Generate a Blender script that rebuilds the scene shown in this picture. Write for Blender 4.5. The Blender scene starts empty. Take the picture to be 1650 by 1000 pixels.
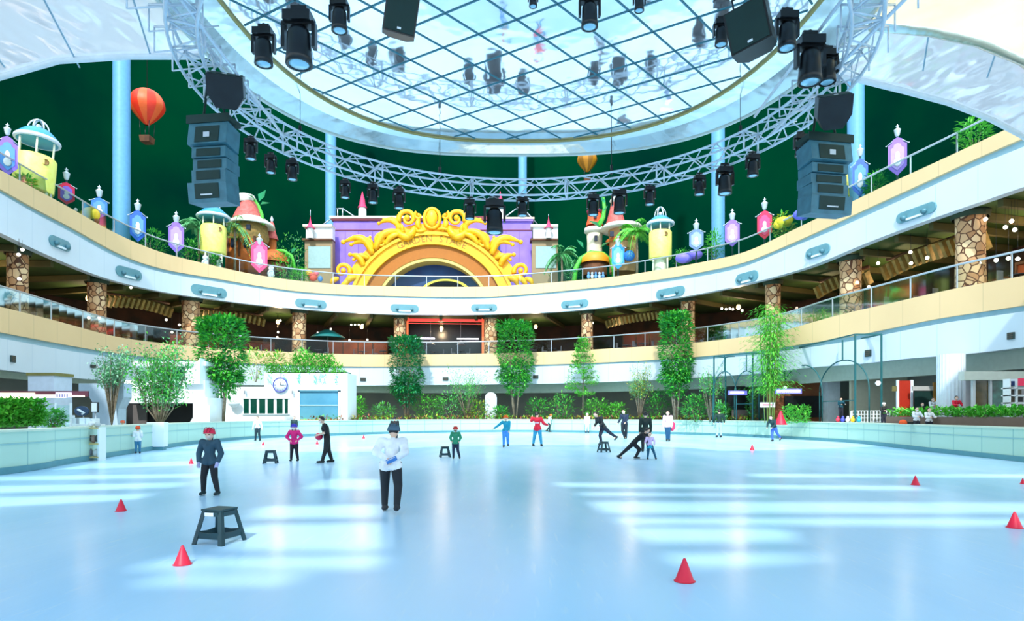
import bpy, bmesh, math, random
import numpy as np
from mathutils import Vector, Matrix, Euler
from mathutils.geometry import tessellate_polygon
random.seed(7)
PI = math.pi
S = bpy.context.scene
COL = S.collection

# ------------------------------------------------------------------ camera, light, exposure
CAMZ, HOR, F = 1.7, 668.0, 1000.0
cd = bpy.data.cameras.new('camera'); cam = bpy.data.objects.new('camera', cd); COL.objects.link(cam)
cam.location = (0, 0, CAMZ); cam.rotation_euler = (PI/2, 0, 0)
cd.sensor_width = 36; cd.lens = F/1650*36; cd.shift_y = (HOR-500)/1650
cd.clip_start = .1; cd.clip_end = 500
S.camera = cam

SUN_DIR = Vector((0.10, 0.74, -0.665)).normalized()      # the way the light travels
sd = bpy.data.lights.new('sun', 'SUN'); sun = bpy.data.objects.new('sun', sd); COL.objects.link(sun)
sd.energy = 3.3; sd.angle = math.radians(1.6); sd.color = (1.0, .97, .93)
sun.rotation_euler = SUN_DIR.to_track_quat('-Z', 'Y').to_euler()

w = bpy.data.worlds.new('world'); S.world = w; w.use_nodes = True
bg = w.node_tree.nodes['Background']; bg.inputs[0].default_value = (.73, .89, 1.0, 1); bg.inputs[1].default_value = 2.0

vs = S.view_settings
vs.view_transform = 'Standard'; vs.look = 'None'; vs.gamma = 1; vs.use_curve_mapping = False; vs.exposure = 0.3
try:
    S.cycles.max_bounces = 8; S.cycles.transparent_max_bounces = 12
    S.cycles.sample_clamp_indirect = 6
except Exception: pass

# ------------------------------------------------------------------ helpers
def lin(c):
    return tuple((v/255/12.92 if v/255 <= .04045 else ((v/255+.055)/1.055)**2.4) for v in c)
def W(x, y, D):
    """a point seen at (x, y) at depth D"""
    return Vector(((x-825)/F*D, D, CAMZ+(HOR-y)/F*D))
def GD(y):
    """depth of the ice under a point seen at height y"""
    return CAMZ*F/(y-HOR)

MATS = {}
def mat(name, rgb, rough=.6, metal=0, emit=0, var=None, scale=4, bump=0, spec=None, bscale=None):
    if name in MATS: return MATS[name]
    m = bpy.data.materials.new(name); m.use_nodes = True; MATS[name] = m
    nt = m.node_tree; b = nt.nodes['Principled BSDF']
    c = (*lin(rgb), 1)
    b.inputs['Base Color'].default_value = c
    b.inputs['Roughness'].default_value = rough; b.inputs['Metallic'].default_value = metal
    if spec is not None: b.inputs['Specular IOR Level'].default_value = spec
    if emit:
        b.inputs['Emission Color'].default_value = c; b.inputs['Emission Strength'].default_value = emit
    tc = nt.nodes.new('ShaderNodeTexCoord')
    nz = nt.nodes.new('ShaderNodeTexNoise'); nz.inputs['Scale'].default_value = scale; nz.inputs['Detail'].default_value = 4
    nt.links.new(tc.outputs['Object'], nz.inputs['Vector'])
    v = var if var else tuple(max(0, int(k*.965)) for k in rgb)
    r = nt.nodes.new('ShaderNodeValToRGB')
    r.color_ramp.elements[0].position = .35; r.color_ramp.elements[0].color = c
    r.color_ramp.elements[1].position = .68; r.color_ramp.elements[1].color = (*lin(v), 1)
    nt.links.new(nz.outputs['Fac'], r.inputs[0]); nt.links.new(r.outputs[0], b.inputs['Base Color'])
    if emit: nt.links.new(r.outputs[0], b.inputs['Emission Color'])
    if bump:
        bn = nt.nodes.new('ShaderNodeBump'); bn.inputs['Strength'].default_value = bump
        if bscale:
            n2 = nt.nodes.new('ShaderNodeTexNoise'); n2.inputs['Scale'].default_value = bscale
            nt.links.new(tc.outputs['Object'], n2.inputs['Vector']); nt.links.new(n2.outputs['Fac'], bn.inputs['Height'])
        else: nt.links.new(nz.outputs['Fac'], bn.inputs['Height'])
        nt.links.new(bn.outputs[0], b.inputs['Normal'])
    return m
def mgrid(name, rgb, line, sx, sz, wd=.03, rough=.5, axis='XZ'):
    """flat colour with panel joints"""
    m = mat(name, rgb, rough, scale=.25, var=tuple(int(k*.97) for k in rgb)); nt = m.node_tree; b = nt.nodes['Principled BSDF']
    old = b.inputs['Base Color'].links[0].from_socket
    tc = nt.nodes.new('ShaderNodeTexCoord'); sp = nt.nodes.new('ShaderNodeSeparateXYZ'); nt.links.new(tc.outputs['UV'], sp.inputs[0])
    outs = []
    for k, s in ((0, sx), (1, sz)):
        if not s: continue
        d = nt.nodes.new('ShaderNodeMath'); d.operation = 'DIVIDE'; d.inputs[1].default_value = s; nt.links.new(sp.outputs[k], d.inputs[0])
        f = nt.nodes.new('ShaderNodeMath'); f.operation = 'FRACT'; nt.links.new(d.outputs[0], f.inputs[0])
        l = nt.nodes.new('ShaderNodeMath'); l.operation = 'LESS_THAN'; l.inputs[1].default_value = wd/s; nt.links.new(f.outputs[0], l.inputs[0])
        outs.append(l.outputs[0])
    o = outs[0]
    if len(outs) > 1:
        a = nt.nodes.new('ShaderNodeMath'); a.operation = 'MAXIMUM'; nt.links.new(outs[0], a.inputs[0]); nt.links.new(outs[1], a.inputs[1]); o = a.outputs[0]
    mx = nt.nodes.new('ShaderNodeMixRGB'); nt.links.new(o, mx.inputs[0]); nt.links.new(old, mx.inputs[1]); mx.inputs[2].default_value = (*lin(line), 1)
    nt.links.new(mx.outputs[0], b.inputs['Base Color'])
    return m

class MB:
    def __init__(s): s.v = []; s.f = []; s.mi = []; s.uv = {}; s.cur = 0; s.sm = []
    def add(s, vs, fs, smooth=False):
        o = len(s.v); s.v += [tuple(v) for v in vs]
        for f in fs: s.f.append([i+o for i in f]); s.mi.append(s.cur); s.sm.append(smooth)
        return s
    def box(s, c, d, rz=0, rx=0, ry=0, taper=1):
        M = Matrix.Translation(c) @ Euler((rx, ry, rz)).to_matrix().to_4x4()
        x, y, z = d[0]/2, d[1]/2, d[2]/2; t = taper
        P = [(-x,-y,-z),(x,-y,-z),(x,y,-z),(-x,y,-z),(-x*t,-y*t,z),(x*t,-y*t,z),(x*t,y*t,z),(-x*t,y*t,z)]
        return s.add([M @ Vector(p) for p in P], [(3,2,1,0),(4,5,6,7),(0,1,5,4),(1,2,6,5),(2,3,7,6),(3,0,4,7)])
    def tube(s, pts, r, n=8, closed=False, caps=True):
        pts = [Vector(p) for p in pts]; N = len(pts)
        rs = r if isinstance(r, (list, tuple)) else [r]*N
        vs_, up = [], None
        for i, p in enumerate(pts):
            if closed: t = pts[(i+1) % N]-pts[i-1]
            else: t = pts[min(i+1, N-1)]-pts[max(i-1, 0)]
            if t.length < 1e-9: t = Vector((0,0,1))
            t.normalize()
            if up is None: up = Vector((0,0,1)) if abs(t.z) < .9 else Vector((1,0,0))
            a = t.cross(up)
            if a.length < 1e-4: a = t.orthogonal()
            a.normalize(); b = a.cross(t); up = b
            for k in range(n):
                an = 2*PI*k/n; vs_.append(p+(a*math.cos(an)+b*math.sin(an))*rs[i])
        fs = []
        for i in range(N if closed else N-1):
            j = (i+1) % N
            for k in range(n):
                l = (k+1) % n; fs.append((i*n+k, i*n+l, j*n+l, j*n+k))
        if caps and not closed: fs += [tuple(range(n-1,-1,-1)), tuple(range((N-1)*n, N*n))]
        return s.add(vs_, fs, True)
    def rod(s, a, b, r, n=6, r2=None): return s.tube([a, b], [r, r if r2 is None else r2], n)
    def lathe(s, prof, c=(0,0,0), n=20, a0=0, a1=2*PI, M=None):
        full = abs(a1-a0-2*PI) < 1e-6; c = Vector(c); m = n if full else n+1
        vs_ = []
        for k in range(m):
            an = a0+(a1-a0)*k/n
            for (r, z) in prof:
                p = Vector((r*math.cos(an), r*math.sin(an), z))
                if M: p = M @ p
                vs_.append(p+c)
        L = len(prof); fs = []
        for k in range(n):
            j = (k+1) % m
            for i in range(L-1): fs.append((k*L+i, j*L+i, j*L+i+1, k*L+i+1))
        return s.add(vs_, fs, True)
    def ball(s, c, r, n=12, m=8, M=None):
        r = r if isinstance(r, (tuple, list)) else (r, r, r); vs_ = []; c = Vector(c)
        for i in range(m+1):
            th = PI*i/m
            for k in range(n):
                a = 2*PI*k/n; p = Vector((r[0]*math.sin(th)*math.cos(a), r[1]*math.sin(th)*math.sin(a), r[2]*math.cos(th)))
                vs_.append((M @ p if M else p)+c)
        fs = [(i*n+k, (i+1)*n+k, (i+1)*n+(k+1) % n, i*n+(k+1) % n) for i in range(m) for k in range(n)]
        return s.add(vs_, fs, True)
    def prism(s, poly, h0, h1, M=None, smooth=False):
        """poly in local XY extruded from h0 to h1 along local Z"""
        n = len(poly); P = [Vector((*p, h0)) for p in poly]+[Vector((*p, h1)) for p in poly]
        if M: P = [M @ p for p in P]
        tri = tessellate_polygon([[Vector((*p, 0)) for p in poly]])
        fs = [tuple(t) for t in tri]+[tuple(i+n for i in reversed(t)) for t in tri]
        s.add(P, fs)
        return s.add(P, [(i, (i+1) % n, (i+1) % n+n, i+n) for i in range(n)], smooth)
    def sweep(s, rows, uvw=None, closed=True):
        """rows of equal length, one row per station; rows joined into a closed profile"""
        L = len(rows[0]); vs_ = [p for r in rows for p in r]; fs = []
        o = len(s.f)
        for i in range(len(rows)-1):
            for k in range(L if closed else L-1):
                l = (k+1) % L; fs.append((i*L+k, i*L+l, (i+1)*L+l, (i+1)*L+k))
        base = len(s.v); s.add(vs_, fs)
        acc = 0
        for i, r in enumerate(rows):
            if i: acc += (Vector(rows[i][0])-Vector(rows[i-1][0])).length
            for k in range(L): s.uv[base+i*L+k] = (acc, Vector(r[k]).z)
        return s
    def build(s, name, m, parent=None, loc=None, rz=0):
        me = bpy.data.meshes.new(name); me.from_pydata(s.v, [], s.f)
        for k in (m if isinstance(m, (list, tuple)) else [m]): me.materials.append(k)
        me.polygons.foreach_set('material_index', s.mi); me.polygons.foreach_set('use_smooth', s.sm)
        if s.uv:
            l = me.uv_layers.new(name='UVMap'); d = [0]*(2*len(me.loops)); vi = [0]*len(me.loops); me.loops.foreach_get('vertex_index', vi)
            for i, q in enumerate(vi):
                u = s.uv.get(q)
                if u: d[2*i], d[2*i+1] = u
            l.data.foreach_set('uv', d)
        bm = bmesh.new(); bm.from_mesh(me); bmesh.ops.recalc_face_normals(bm, faces=bm.faces[:]); bm.to_mesh(me); bm.free()
        o = bpy.data.objects.new(name, me); COL.objects.link(o)
        if parent: o.parent = parent
        if loc is not None: o.location = loc
        if rz: o.rotation_euler.z = rz
        return o

def tag(o, label=None, cat=None, group=None, kind=None):
    if label: o['label'] = label
    if cat: o['category'] = cat
    if group: o['group'] = group
    if kind: o['kind'] = kind
    return o
def thing(name, label, cat, loc=(0,0,0), rz=0, group=None):
    o = bpy.data.objects.new(name, None); COL.objects.link(o); o.empty_display_size = .2
    o.location = loc; o.rotation_euler.z = rz
    return tag(o, label, cat, group)
def struct(o): o['kind'] = 'structure'; return o
def copy_tree(o, parent=None):
    c = o.copy(); COL.objects.link(c); c.parent = parent
    for ch in list(o.children): copy_tree(ch, c)
    return c
def text_mesh(s, size, M, mb, extrude=.01):
    cu = bpy.data.curves.new('t', 'FONT'); cu.body = s; cu.size = size; cu.align_x = 'CENTER'; cu.align_y = 'CENTER'; cu.extrude = extrude
    cu.resolution_u = 2
    ob = bpy.data.objects.new('t', cu); COL.objects.link(ob)
    dg = bpy.context.evaluated_depsgraph_get(); dg.update(); me = bpy.data.meshes.new_from_object(ob.evaluated_get(dg))
    mb.add([M @ v.co for v in me.vertices], [tuple(p.vertices) for p in me.polygons])
    bpy.data.objects.remove(ob); bpy.data.meshes.remove(me); bpy.data.curves.remove(cu)

# ------------------------------------------------------------------ materials
M_white = mat('white_paint', (226,240,248), .5, var=(218,234,244), scale=.6)
M_tan = mgrid('tan_panel', (228,198,150), (206,180,136), 2.4, 0, .05)
M_ledge = mat('pale_blue_ledge', (150,190,205), .5)
M_fasc = mgrid('fascia_panel', (205,222,234), (180,204,220), 2.4, 0, .04, .35)
M_green_wall = mat('dark_green_wall', (0,54,32), 1, var=(0,38,30), scale=.08, spec=0)
M_pale_col = mat('pale_blue_column', (96,160,204), .45)
M_truss = mat('truss_aluminium', (222,234,246), .35, .2)
M_black = mat('black_housing', (20,26,30), .35, var=(10,14,18))
M_grey_sp = mat('slate_cabinet', (66,122,138), .5, var=(54,104,120))
M_dkgreen = mat('dark_grille', (14,50,46), .7)
M_lens = mat('lens', (170,220,240), .08, .2)
M_steel = mat('brushed_steel', (190,200,210), .3, .7)
M_gold = mat('gold_paint', (250,196,30), .42, .1, var=(236,166,14), scale=1.5)
M_gold_d = mat('ochre_reveal', (176,104,10), .6)
M_purple = mat('lilac_wall', (150,122,226), .6, var=(126,98,212), scale=.5)
M_maroon = mat('maroon_trim', (120,40,60), .6)
M_cream = mat('cream_stucco', (222,218,190), .7)
M_pink = mat('pink_tile', (226,60,110), .6)
M_barrier = mgrid('barrier_panel', (186,222,204), (140,190,180), 1.9, 0, .05, .45)
M_barcap = mat('barrier_cap', (206,222,200), .5)
M_kick = mat('kick_strip', (90,150,160), .5)
M_conc = mat('paving', (150,158,150), .8)
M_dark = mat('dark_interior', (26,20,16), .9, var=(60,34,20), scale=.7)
M_brown = mat('brown_timber', (104,62,30), .7, var=(70,40,20), scale=1.5)
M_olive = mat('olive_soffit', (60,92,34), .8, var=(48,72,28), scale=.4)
M_glassdk = mat('dark_green_glass', (8,66,52), .15)
M_cone = mat('red_cone', (236,30,66), .45, var=(226,24,60))
M_stool = mat('dark_teal_plastic', (20,58,66), .45)
M_bark = mat('pale_bark', (150,140,120), .8, var=(110,96,76), scale=8)
M_leaf1 = mat('leaf_green', (56,172,50), .5, var=(104,206,70), scale=3)
M_leaf2 = mat('leaf_bright', (124,216,70), .5, var=(60,164,50), scale=2)
M_leaf3 = mat('leaf_sage', (110,190,130), .6, var=(76,160,96), scale=2)
M_leaf4 = mat('leaf_dark', (22,122,54), .5, var=(44,156,62), scale=2)
M_leafy = mat('leaf_yellow', (190,190,60), .6, var=(120,160,50), scale=2)

def stone_mat():
    m = mat('cobble_stone', (190,140,90), .8); nt = m.node_tree; b = nt.nodes['Principled BSDF']
    tc = nt.nodes.new('ShaderNodeTexCoord')
    v = nt.nodes.new('ShaderNodeTexVoronoi'); v.inputs['Scale'].default_value = 2.2
    v2 = nt.nodes.new('ShaderNodeTexVoronoi'); v2.feature = 'DISTANCE_TO_EDGE'; v2.inputs['Scale'].default_value = 2.2
    for q in (v, v2): nt.links.new(tc.outputs['Object'], q.inputs['Vector'])
    r = nt.nodes.new('ShaderNodeValToRGB'); r.color_ramp.elements[0].color = (*lin((150,92,44)),1); r.color_ramp.elements[1].color = (*lin((236,206,160)),1)
    nt.links.new(v.outputs['Color'], r.inputs[0])
    l = nt.nodes.new('ShaderNodeMath'); l.operation = 'LESS_THAN'; l.inputs[1].default_value = .06; nt.links.new(v2.outputs['Distance'], l.inputs[0])
    mx = nt.nodes.new('ShaderNodeMixRGB'); nt.links.new(l.outputs[0], mx.inputs[0]); nt.links.new(r.outputs[0], mx.inputs[1]); mx.inputs[2].default_value = (*lin((86,50,26)),1)
    nt.links.new(mx.outputs[0], b.inputs['Base Color'])
    bn = nt.nodes.new('ShaderNodeBump'); bn.inputs['Strength'].default_value = .6; nt.links.new(v2.outputs['Distance'], bn.inputs['Height']); nt.links.new(bn.outputs[0], b.inputs['Normal'])
    return m
M_stone = stone_mat()

def ice_mat():
    m = bpy.data.materials.new('ice'); m.use_nodes = True; nt = m.node_tree; b = nt.nodes['Principled BSDF']
    tc = nt.nodes.new('ShaderNodeTexCoord')
    mp = nt.nodes.new('ShaderNodeMapping'); mp.inputs['Scale'].default_value = (1, .35, 1); mp.inputs['Rotation'].default_value = (0,0,.5); nt.links.new(tc.outputs['Object'], mp.inputs[0])
    n = nt.nodes.new('ShaderNodeTexNoise'); n.inputs['Scale'].default_value = .35; n.inputs['Detail'].default_value = 5; nt.links.new(mp.outputs[0], n.inputs['Vector'])
    r = nt.nodes.new('ShaderNodeValToRGB'); r.color_ramp.elements[0].position = .3; r.color_ramp.elements[0].color = (*lin((170,220,255)),1)
    r.color_ramp.elements[1].position = .7; r.color_ramp.elements[1].color = (*lin((196,232,255)),1)
    nt.links.new(n.outputs['Fac'], r.inputs[0])
    # skate scratches: thin pale arcs
    mp2 = nt.nodes.new('ShaderNodeMapping'); mp2.inputs['Scale'].default_value = (2.2, .25, 1); mp2.inputs['Rotation'].default_value = (0,0,-.9); nt.links.new(tc.outputs['Object'], mp2.inputs[0])
    n2 = nt.nodes.new('ShaderNodeTexNoise'); n2.inputs['Scale'].default_value = 5; n2.inputs['Detail'].default_value = 6; nt.links.new(mp2.outputs[0], n2.inputs['Vector'])
    r2 = nt.nodes.new('ShaderNodeValToRGB'); r2.color_ramp.elements[0].position = .60; r2.color_ramp.elements[0].color = (0,0,0,1); r2.color_ramp.elements[1].position = .72; r2.color_ramp.elements[1].color = (.5,.5,.5,1)
    nt.links.new(n2.outputs['Fac'], r2.inputs[0])
    mx = nt.nodes.new('ShaderNodeMixRGB'); nt.links.new(r2.outputs[0], mx.inputs[0]); nt.links.new(r.outputs[0], mx.inputs[1]); mx.inputs[2].default_value = (*lin((205,235,252)),1)
    nt.links.new(mx.outputs[0], b.inputs['Base Color'])
    b.inputs['IOR'].default_value = 1.31; b.inputs['Specular IOR Level'].default_value = .3
    r3 = nt.nodes.new('ShaderNodeMapRange'); r3.inputs[3].default_value = .10; r3.inputs[4].default_value = .34; nt.links.new(n.outputs['Fac'], r3.inputs[0]); nt.links.new(r3.outputs[0], b.inputs['Roughness'])
    bn = nt.nodes.new('ShaderNodeBump'); bn.inputs['Strength'].default_value = .05; bn.inputs['Distance'].default_value = .02
    nt.links.new(n2.outputs['Fac'], bn.inputs['Height']); nt.links.new(bn.outputs[0], b.inputs['Normal'])
    return m
M_ice = ice_mat()

def mirror_mat(name, rgb, wave, sc, rough=.06, stretch=(1,1,1), film=0):
    m = bpy.data.materials.new(name); m.use_nodes = True; nt = m.node_tree; b = nt.nodes['Principled BSDF']
    b.inputs['Base Color'].default_value = (*lin(rgb),1); b.inputs['Metallic'].default_value = .92; b.inputs['Roughness'].default_value = rough
    tc = nt.nodes.new('ShaderNodeTexCoord'); mp = nt.nodes.new('ShaderNodeMapping'); mp.inputs['Scale'].default_value = stretch; nt.links.new(tc.outputs['Object'], mp.inputs[0])
    n = nt.nodes.new('ShaderNodeTexNoise'); n.inputs['Scale'].default_value = sc; n.inputs['Detail'].default_value = 2; nt.links.new(mp.outputs[0], n.inputs['Vector'])
    bn = nt.nodes.new('ShaderNodeBump'); bn.inputs['Strength'].default_value = 1; bn.inputs['Distance'].default_value = wave; nt.links.new(n.outputs['Fac'], bn.inputs['Height']); nt.links.new(bn.outputs[0], b.inputs['Normal'])
    if film:      # a film that lets part of the daylight above it through
        tr_ = nt.nodes.new('ShaderNodeBsdfTranslucent'); tr_.inputs[0].default_value = (.93,.96,1,1); mx = nt.nodes.new('ShaderNodeMixShader'); mx.inputs[0].default_value = film
        o = nt.nodes['Material Output']; nt.links.new(b.outputs[0], mx.inputs[1]); nt.links.new(tr_.outputs[0], mx.inputs[2]); nt.links.new(mx.outputs[0], o.inputs[0])
    return m
M_mirror = mirror_mat('mirror_film', (244,250,255), .022, .9, film=.09)
M_mirror2 = mirror_mat('rippled_mirror_panel', (242,248,255), .16, .75, .1, (1,.6,1), film=.34); M_mirror2.node_tree.nodes['Principled BSDF'].inputs['Metallic'].default_value = .6
M_rim = mirror_mat('polished_rim', (226,236,232), .05, 1.4, .22)

def glass_mat():
    m = bpy.data.materials.new('balustrade_glass'); m.use_nodes = True; nt = m.node_tree; nt.nodes.clear()
    o = nt.nodes.new('ShaderNodeOutputMaterial'); mx = nt.nodes.new('ShaderNodeMixShader'); t = nt.nodes.new('ShaderNodeBsdfTransparent'); g = nt.nodes.new('ShaderNodeBsdfGlossy')
    t.inputs[0].default_value = (.82,.93,.92,1); g.inputs[0].default_value = (.8,1,1,1); g.inputs['Roughness'].default_value = .05
    fr = nt.nodes.new('ShaderNodeFresnel'); fr.inputs[0].default_value = 1.45
    ml = nt.nodes.new('ShaderNodeMath'); ml.operation = 'MULTIPLY'; ml.inputs[1].default_value = .5; nt.links.new(fr.outputs[0], ml.inputs[0]); nt.links.new(ml.outputs[0], mx.inputs[0]); nt.links.new(t.outputs[0], mx.inputs[1]); nt.links.new(g.outputs[0], mx.inputs[2]); nt.links.new(mx.outputs[0], o.inputs[0])
    return m
M_glass = glass_mat()

# ------------------------------------------------------------------ the oval atrium: plan and gallery edges
PX = [-400,0,100,200,300,400,500,600,700,760,850,900,1000,1100,1200,1300,1400,1500,1650,2050]
PD = [21,36.5,43,49,54.5,58.8,62,64.5,65.8,66,65.4,64.5,61,56,50,44,39,34.8,30,20.5]
GX = np.arange(-400, 2051, 12.5)
def smooth(a, k=5):
    p = np.pad(a, k, mode='edge'); w_ = np.hanning(2*k+3)[1:-1]; w_ /= w_.sum(); return np.convolve(p, w_, 'valid')
GDp = smooth(np.interp(GX, PX, PD), 7)
def ext(pts):
    xs = [p[0] for p in pts]; ys = [p[1] for p in pts]; yy = np.interp(GX, xs, ys)
    z = CAMZ+(HOR-yy)/F*GDp
    zl = np.interp(0, GX, z); zr = np.interp(1650, GX, z)
    z[GX < 0] = zl; z[GX > 1650] = zr
    return smooth(z, 4)
U_TT = ext([(0,274),(76,314),(112,333),(174,370),(200,382),(255,406),(330,424),(402,441),(478,452),(555,459),(632,461),(720,462),(800,461.5),(900,454),(1004,444),(1100,428),(1200,408),(1284,367),(1368,327),(1435,294),(1502,264),(1602,217),(1650,195)])
U_TB = ext([(0,304),(56,336),(124,370),(170,398),(210,418),(270,436),(330,445),(402,458),(478,469.6),(555,474.7),(720,478.5),(800,478),(900,469),(1004,458),(1100,444),(1200,424),(1301,381),(1401,334),(1468,304),(1569,257),(1650,222)])
U_LB = ext([(0,309),(56,343),(112,370),(160,400),(210,424),(270,441),(330,450),(402,462),(478,472.6),(555,477.7),(720,481),(800,480.5),(900,472),(1004,462),(1100,450),(1200,431),(1234,414),(1334,374),(1468,314),(1569,267),(1650,235)])
U_WB = ext([(0,373),(50,398),(100,420),(160,445),(200,456),(260,470),(330,480),(404,490),(508,500),(630,506.5),(756,507),(860,504),(930,500),(1004,491),(1108,477),(1200,458),(1301,431),(1401,388),(1502,351),(1650,300)])
L_TT = ext([(0,494),(50,506),(120,524),(180,542),(240,550),(300,557),(400,564),(534,570),(630,571),(756,570),(860,567),(900,566),(1056,557),(1121,552),(1212,541),(1267,532),(1334,511),(1435,488),(1535,465),(1650,444)])
L_TB = ext([(0,535),(100,554),(180,568),(264,578),(322,581),(420,586),(542,590),(630,591),(678,589),(800,589),(930,585.6),(1004,582),(1066,579),(1121,575),(1212,566),(1290,555),(1378,540.7),(1510,513),(1650,492)])
L_LB = ext([(0,544),(100,563),(180,575),(264,584),(322,586),(420,589),(542,593),(678,592),(800,592),(930,588),(1004,585),(1066,583),(1121,580),(1212,572),(1290,561),(1378,548),(1510,521),(1650,501)])
L_WB = ext([(0,595),(92,605.5),(156,612),(260,618),(400,620),(560,621),(678,620),(800,619),(930,617),(1056,612),(1186,604),(1246,600),(1290,592),(1378,587),(1450,578),(1562,570),(1650,558.6)])
RX = (GX-825)/F*GDp
_t = np.stack([np.gradient(RX), np.gradient(GDp)], 1); _t /= np.linalg.norm(_t, axis=1)[:, None]
RT = _t; RN = np.stack([-_t[:,1], _t[:,0]], 1)          # outward = to the left of travel
def rp(i, off=0): return (RX[i]+RN[i,0]*off, GDp[i]+RN[i,1]*off)
def rpx(x, off=0):
    """plan point, heading of the gallery line at picture column x, pushed outwards by off"""
    f = (x-GX[0])/12.5; i = int(max(0, min(len(GX)-2, math.floor(f)))); t = f-i
    P = np.array([RX[i]*(1-t)+RX[i+1]*t, GDp[i]*(1-t)+GDp[i+1]*t]); n = RN[i]*(1-t)+RN[i+1]*t
    tt = RT[i]*(1-t)+RT[i+1]*t
    return Vector((P[0]+n[0]*off, P[1]+n[1]*off, 0)), math.atan2(tt[1], tt[0])
def zat(Z, x): return float(np.interp(x, GX, Z))
def ring(name, prof, m, i0=0, i1=None, parent=None, step=1):
    """prof: list of (offset, z-array or number)"""
    mb = MB(); rows = []
    for i in range(i0, i1 or len(GX), step):
        r = []
        for off, z in prof:
            x, y = rp(i, off); r.append((x, y, z[i] if hasattr(z, '__len__') else z))
        rows.append(r)
    mb.sweep(rows); return mb.build(name, m, parent)
# ground, ice
g = MB().box((0, 30, -.15), (110, 120, .2)); struct(g.build('floor', M_conc))

BARP = [(-14.6,-8),(-14.6,6),(-14.45,17.5),(-15.2,21),(-16.4,26),(-17.6,31.5),(-18.4,35.5),(-18.6,40),(-18.2,44.5),(-16.6,48),(-14.2,51),(-11.6,55),(-7,59.2),(-3,61),(1.6,61.8),(7,59.4),(12.3,56.0),(16,52.3),(18.6,47.0),(19.9,42.2),(20.5,37.6),(20.0,33),(19.2,28.5),(18.7,24.5),(18.3,21),(18,12),(18,-8)]
def smoothpath(P, n=6):
    out = []
    for i in range(len(P)-1):
        p0 = Vector(P[max(i-1,0)]); p1 = Vector(P[i]); p2 = Vector(P[i+1]); p3 = Vector(P[min(i+2,len(P)-1)])
        for k in range(n):
            t = k/n; out.append(.5*((2*p1)+(p2-p0)*t+(2*p0-5*p1+4*p2-p3)*t*t+(3*p1-p0-3*p2+p3)*t**3))
    out.append(Vector(P[-1])); return out
BP = smoothpath(BARP)
mb = MB(); poly = [(p.x, p.y) for p in BP]; mb.prism(poly, -.04, .0); ice = mb.build('floor_ice', M_ice); ice['kind'] = 'structure'
ice.name = 'floor_1'

def off_path(P, off):
    out = []
    for i, p in enumerate(P):
        t = (P[min(i+1, len(P)-1)]-P[max(i-1, 0)]).normalized(); out.append(p+Vector((-t.y, t.x))*off)
    return out
def wall_on(P, prof, m, name, parent):
    mb = MB(); offs = {o: off_path(P, o) for o, _ in prof}
    rows = [[(offs[o][i].x, offs[o][i].y, z) for o, z in prof] for i in range(len(P))]
    mb.sweep(rows)
    L = len(prof); mb.add(rows[0], [tuple(range(L))]); mb.add(rows[-1], [tuple(range(L))])
    return mb.build(name, m, parent)
def barrier(label, i0, i1, h):
    P = BP[i0:i1+1]; t = thing('rink_barrier', label, 'barrier', (0,0,0))
    wall_on(P, [(0,0.02),(0,h-.07),(.45,h-.07),(.45,0.02)], M_barrier, 'panel', t)
    wall_on(P, [(-.04,h-.07),(-.04,h),(.5,h),(.5,h-.07)], M_barcap, 'cap_rail', t)
    wall_on(P, [(-.03,0.005),(-.03,.2),(0,.2),(0,.005)], M_kick, 'kick_strip', t)
    wall_on(P, [(-.02,h*.66),(-.02,h*.66+.04),(0,h*.66+.04),(0,h*.66)], mat('barrier_joint', (150,196,196)), 'joint_strip', t)
    return t
iL = 6*5; iF = 6*10; iR = 6*17
barrier('long pale green rink barrier along the left edge of the ice', 0, iL, 1.27)
barrier('pale green rink barrier in front of the white clock building', iL, iF, 1.27)
barrier('pale green rink barrier at the far end below the shrubs', iF, iR, 1.27)
barrier('pale green rink barrier along the right edge of the ice below the people leaning', iR, len(BP)-1, 1.25)

# ------------------------------------------------------------------ galleries
def A(Z, d): return Z+d
struct(ring('trim_1', [(0,U_TT),(.4,U_TT),(.4,U_TB),(0,U_TB)], M_tan))
struct(ring('trim_2', [(.2,U_TB),(.5,U_TB),(.5,U_LB),(.2,U_LB)], M_ledge))
struct(ring('wall_upper_gallery', [(.08,U_LB),(.6,U_LB),(.6,U_WB),(.08,U_WB)], M_fasc))
struct(ring('trim_3', [(0,L_TT),(.4,L_TT),(.4,L_TB),(0,L_TB)], M_tan))
struct(ring('trim_4', [(.2,L_TB),(.5,L_TB),(.5,L_LB),(.2,L_LB)], M_ledge))
struct(ring('wall_lower_gallery', [(.08,L_LB),(.6,L_LB),(.6,L_WB),(.08,L_WB)], M_fasc))
i3 = 0
struct(ring('floor_2', [(.4,L_TT-.12),(13,L_TT-.12),(13,L_TT-.4),(.4,L_TT-.4)], M_brown))
struct(ring('floor_3', [(.4,U_TT-.1),(26,U_TT-.1),(26,U_TT-.5),(.4,U_TT-.5)], M_conc))
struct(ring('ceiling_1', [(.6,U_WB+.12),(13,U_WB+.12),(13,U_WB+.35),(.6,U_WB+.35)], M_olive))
struct(ring('ceiling_2', [(.6,L_WB+.1),(9,L_WB+.1),(9,L_WB+.3),(.6,L_WB+.3)], mat('grey_soffit', (178,190,180), .8)))
struct(ring('trim_5', [(1.6,L_WB+.1),(1.9,L_WB+.1),(1.9,4.05),(1.6,4.05)], mat('header_panel', (186,200,188), .7)))
struct(ring('wall_back', [(6.5,L_WB+.1),(6.8,L_WB+.1),(6.8,0),(6.5,0)], mat('greige_wall', (150,152,146), .8, var=(130,136,134), scale=.3)))
struct(ring('wall_restaurant', [(11,U_WB+.1),(11.3,U_WB+.1),(11.3,L_TT-.12),(11,L_TT-.12)], M_dark))
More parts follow.
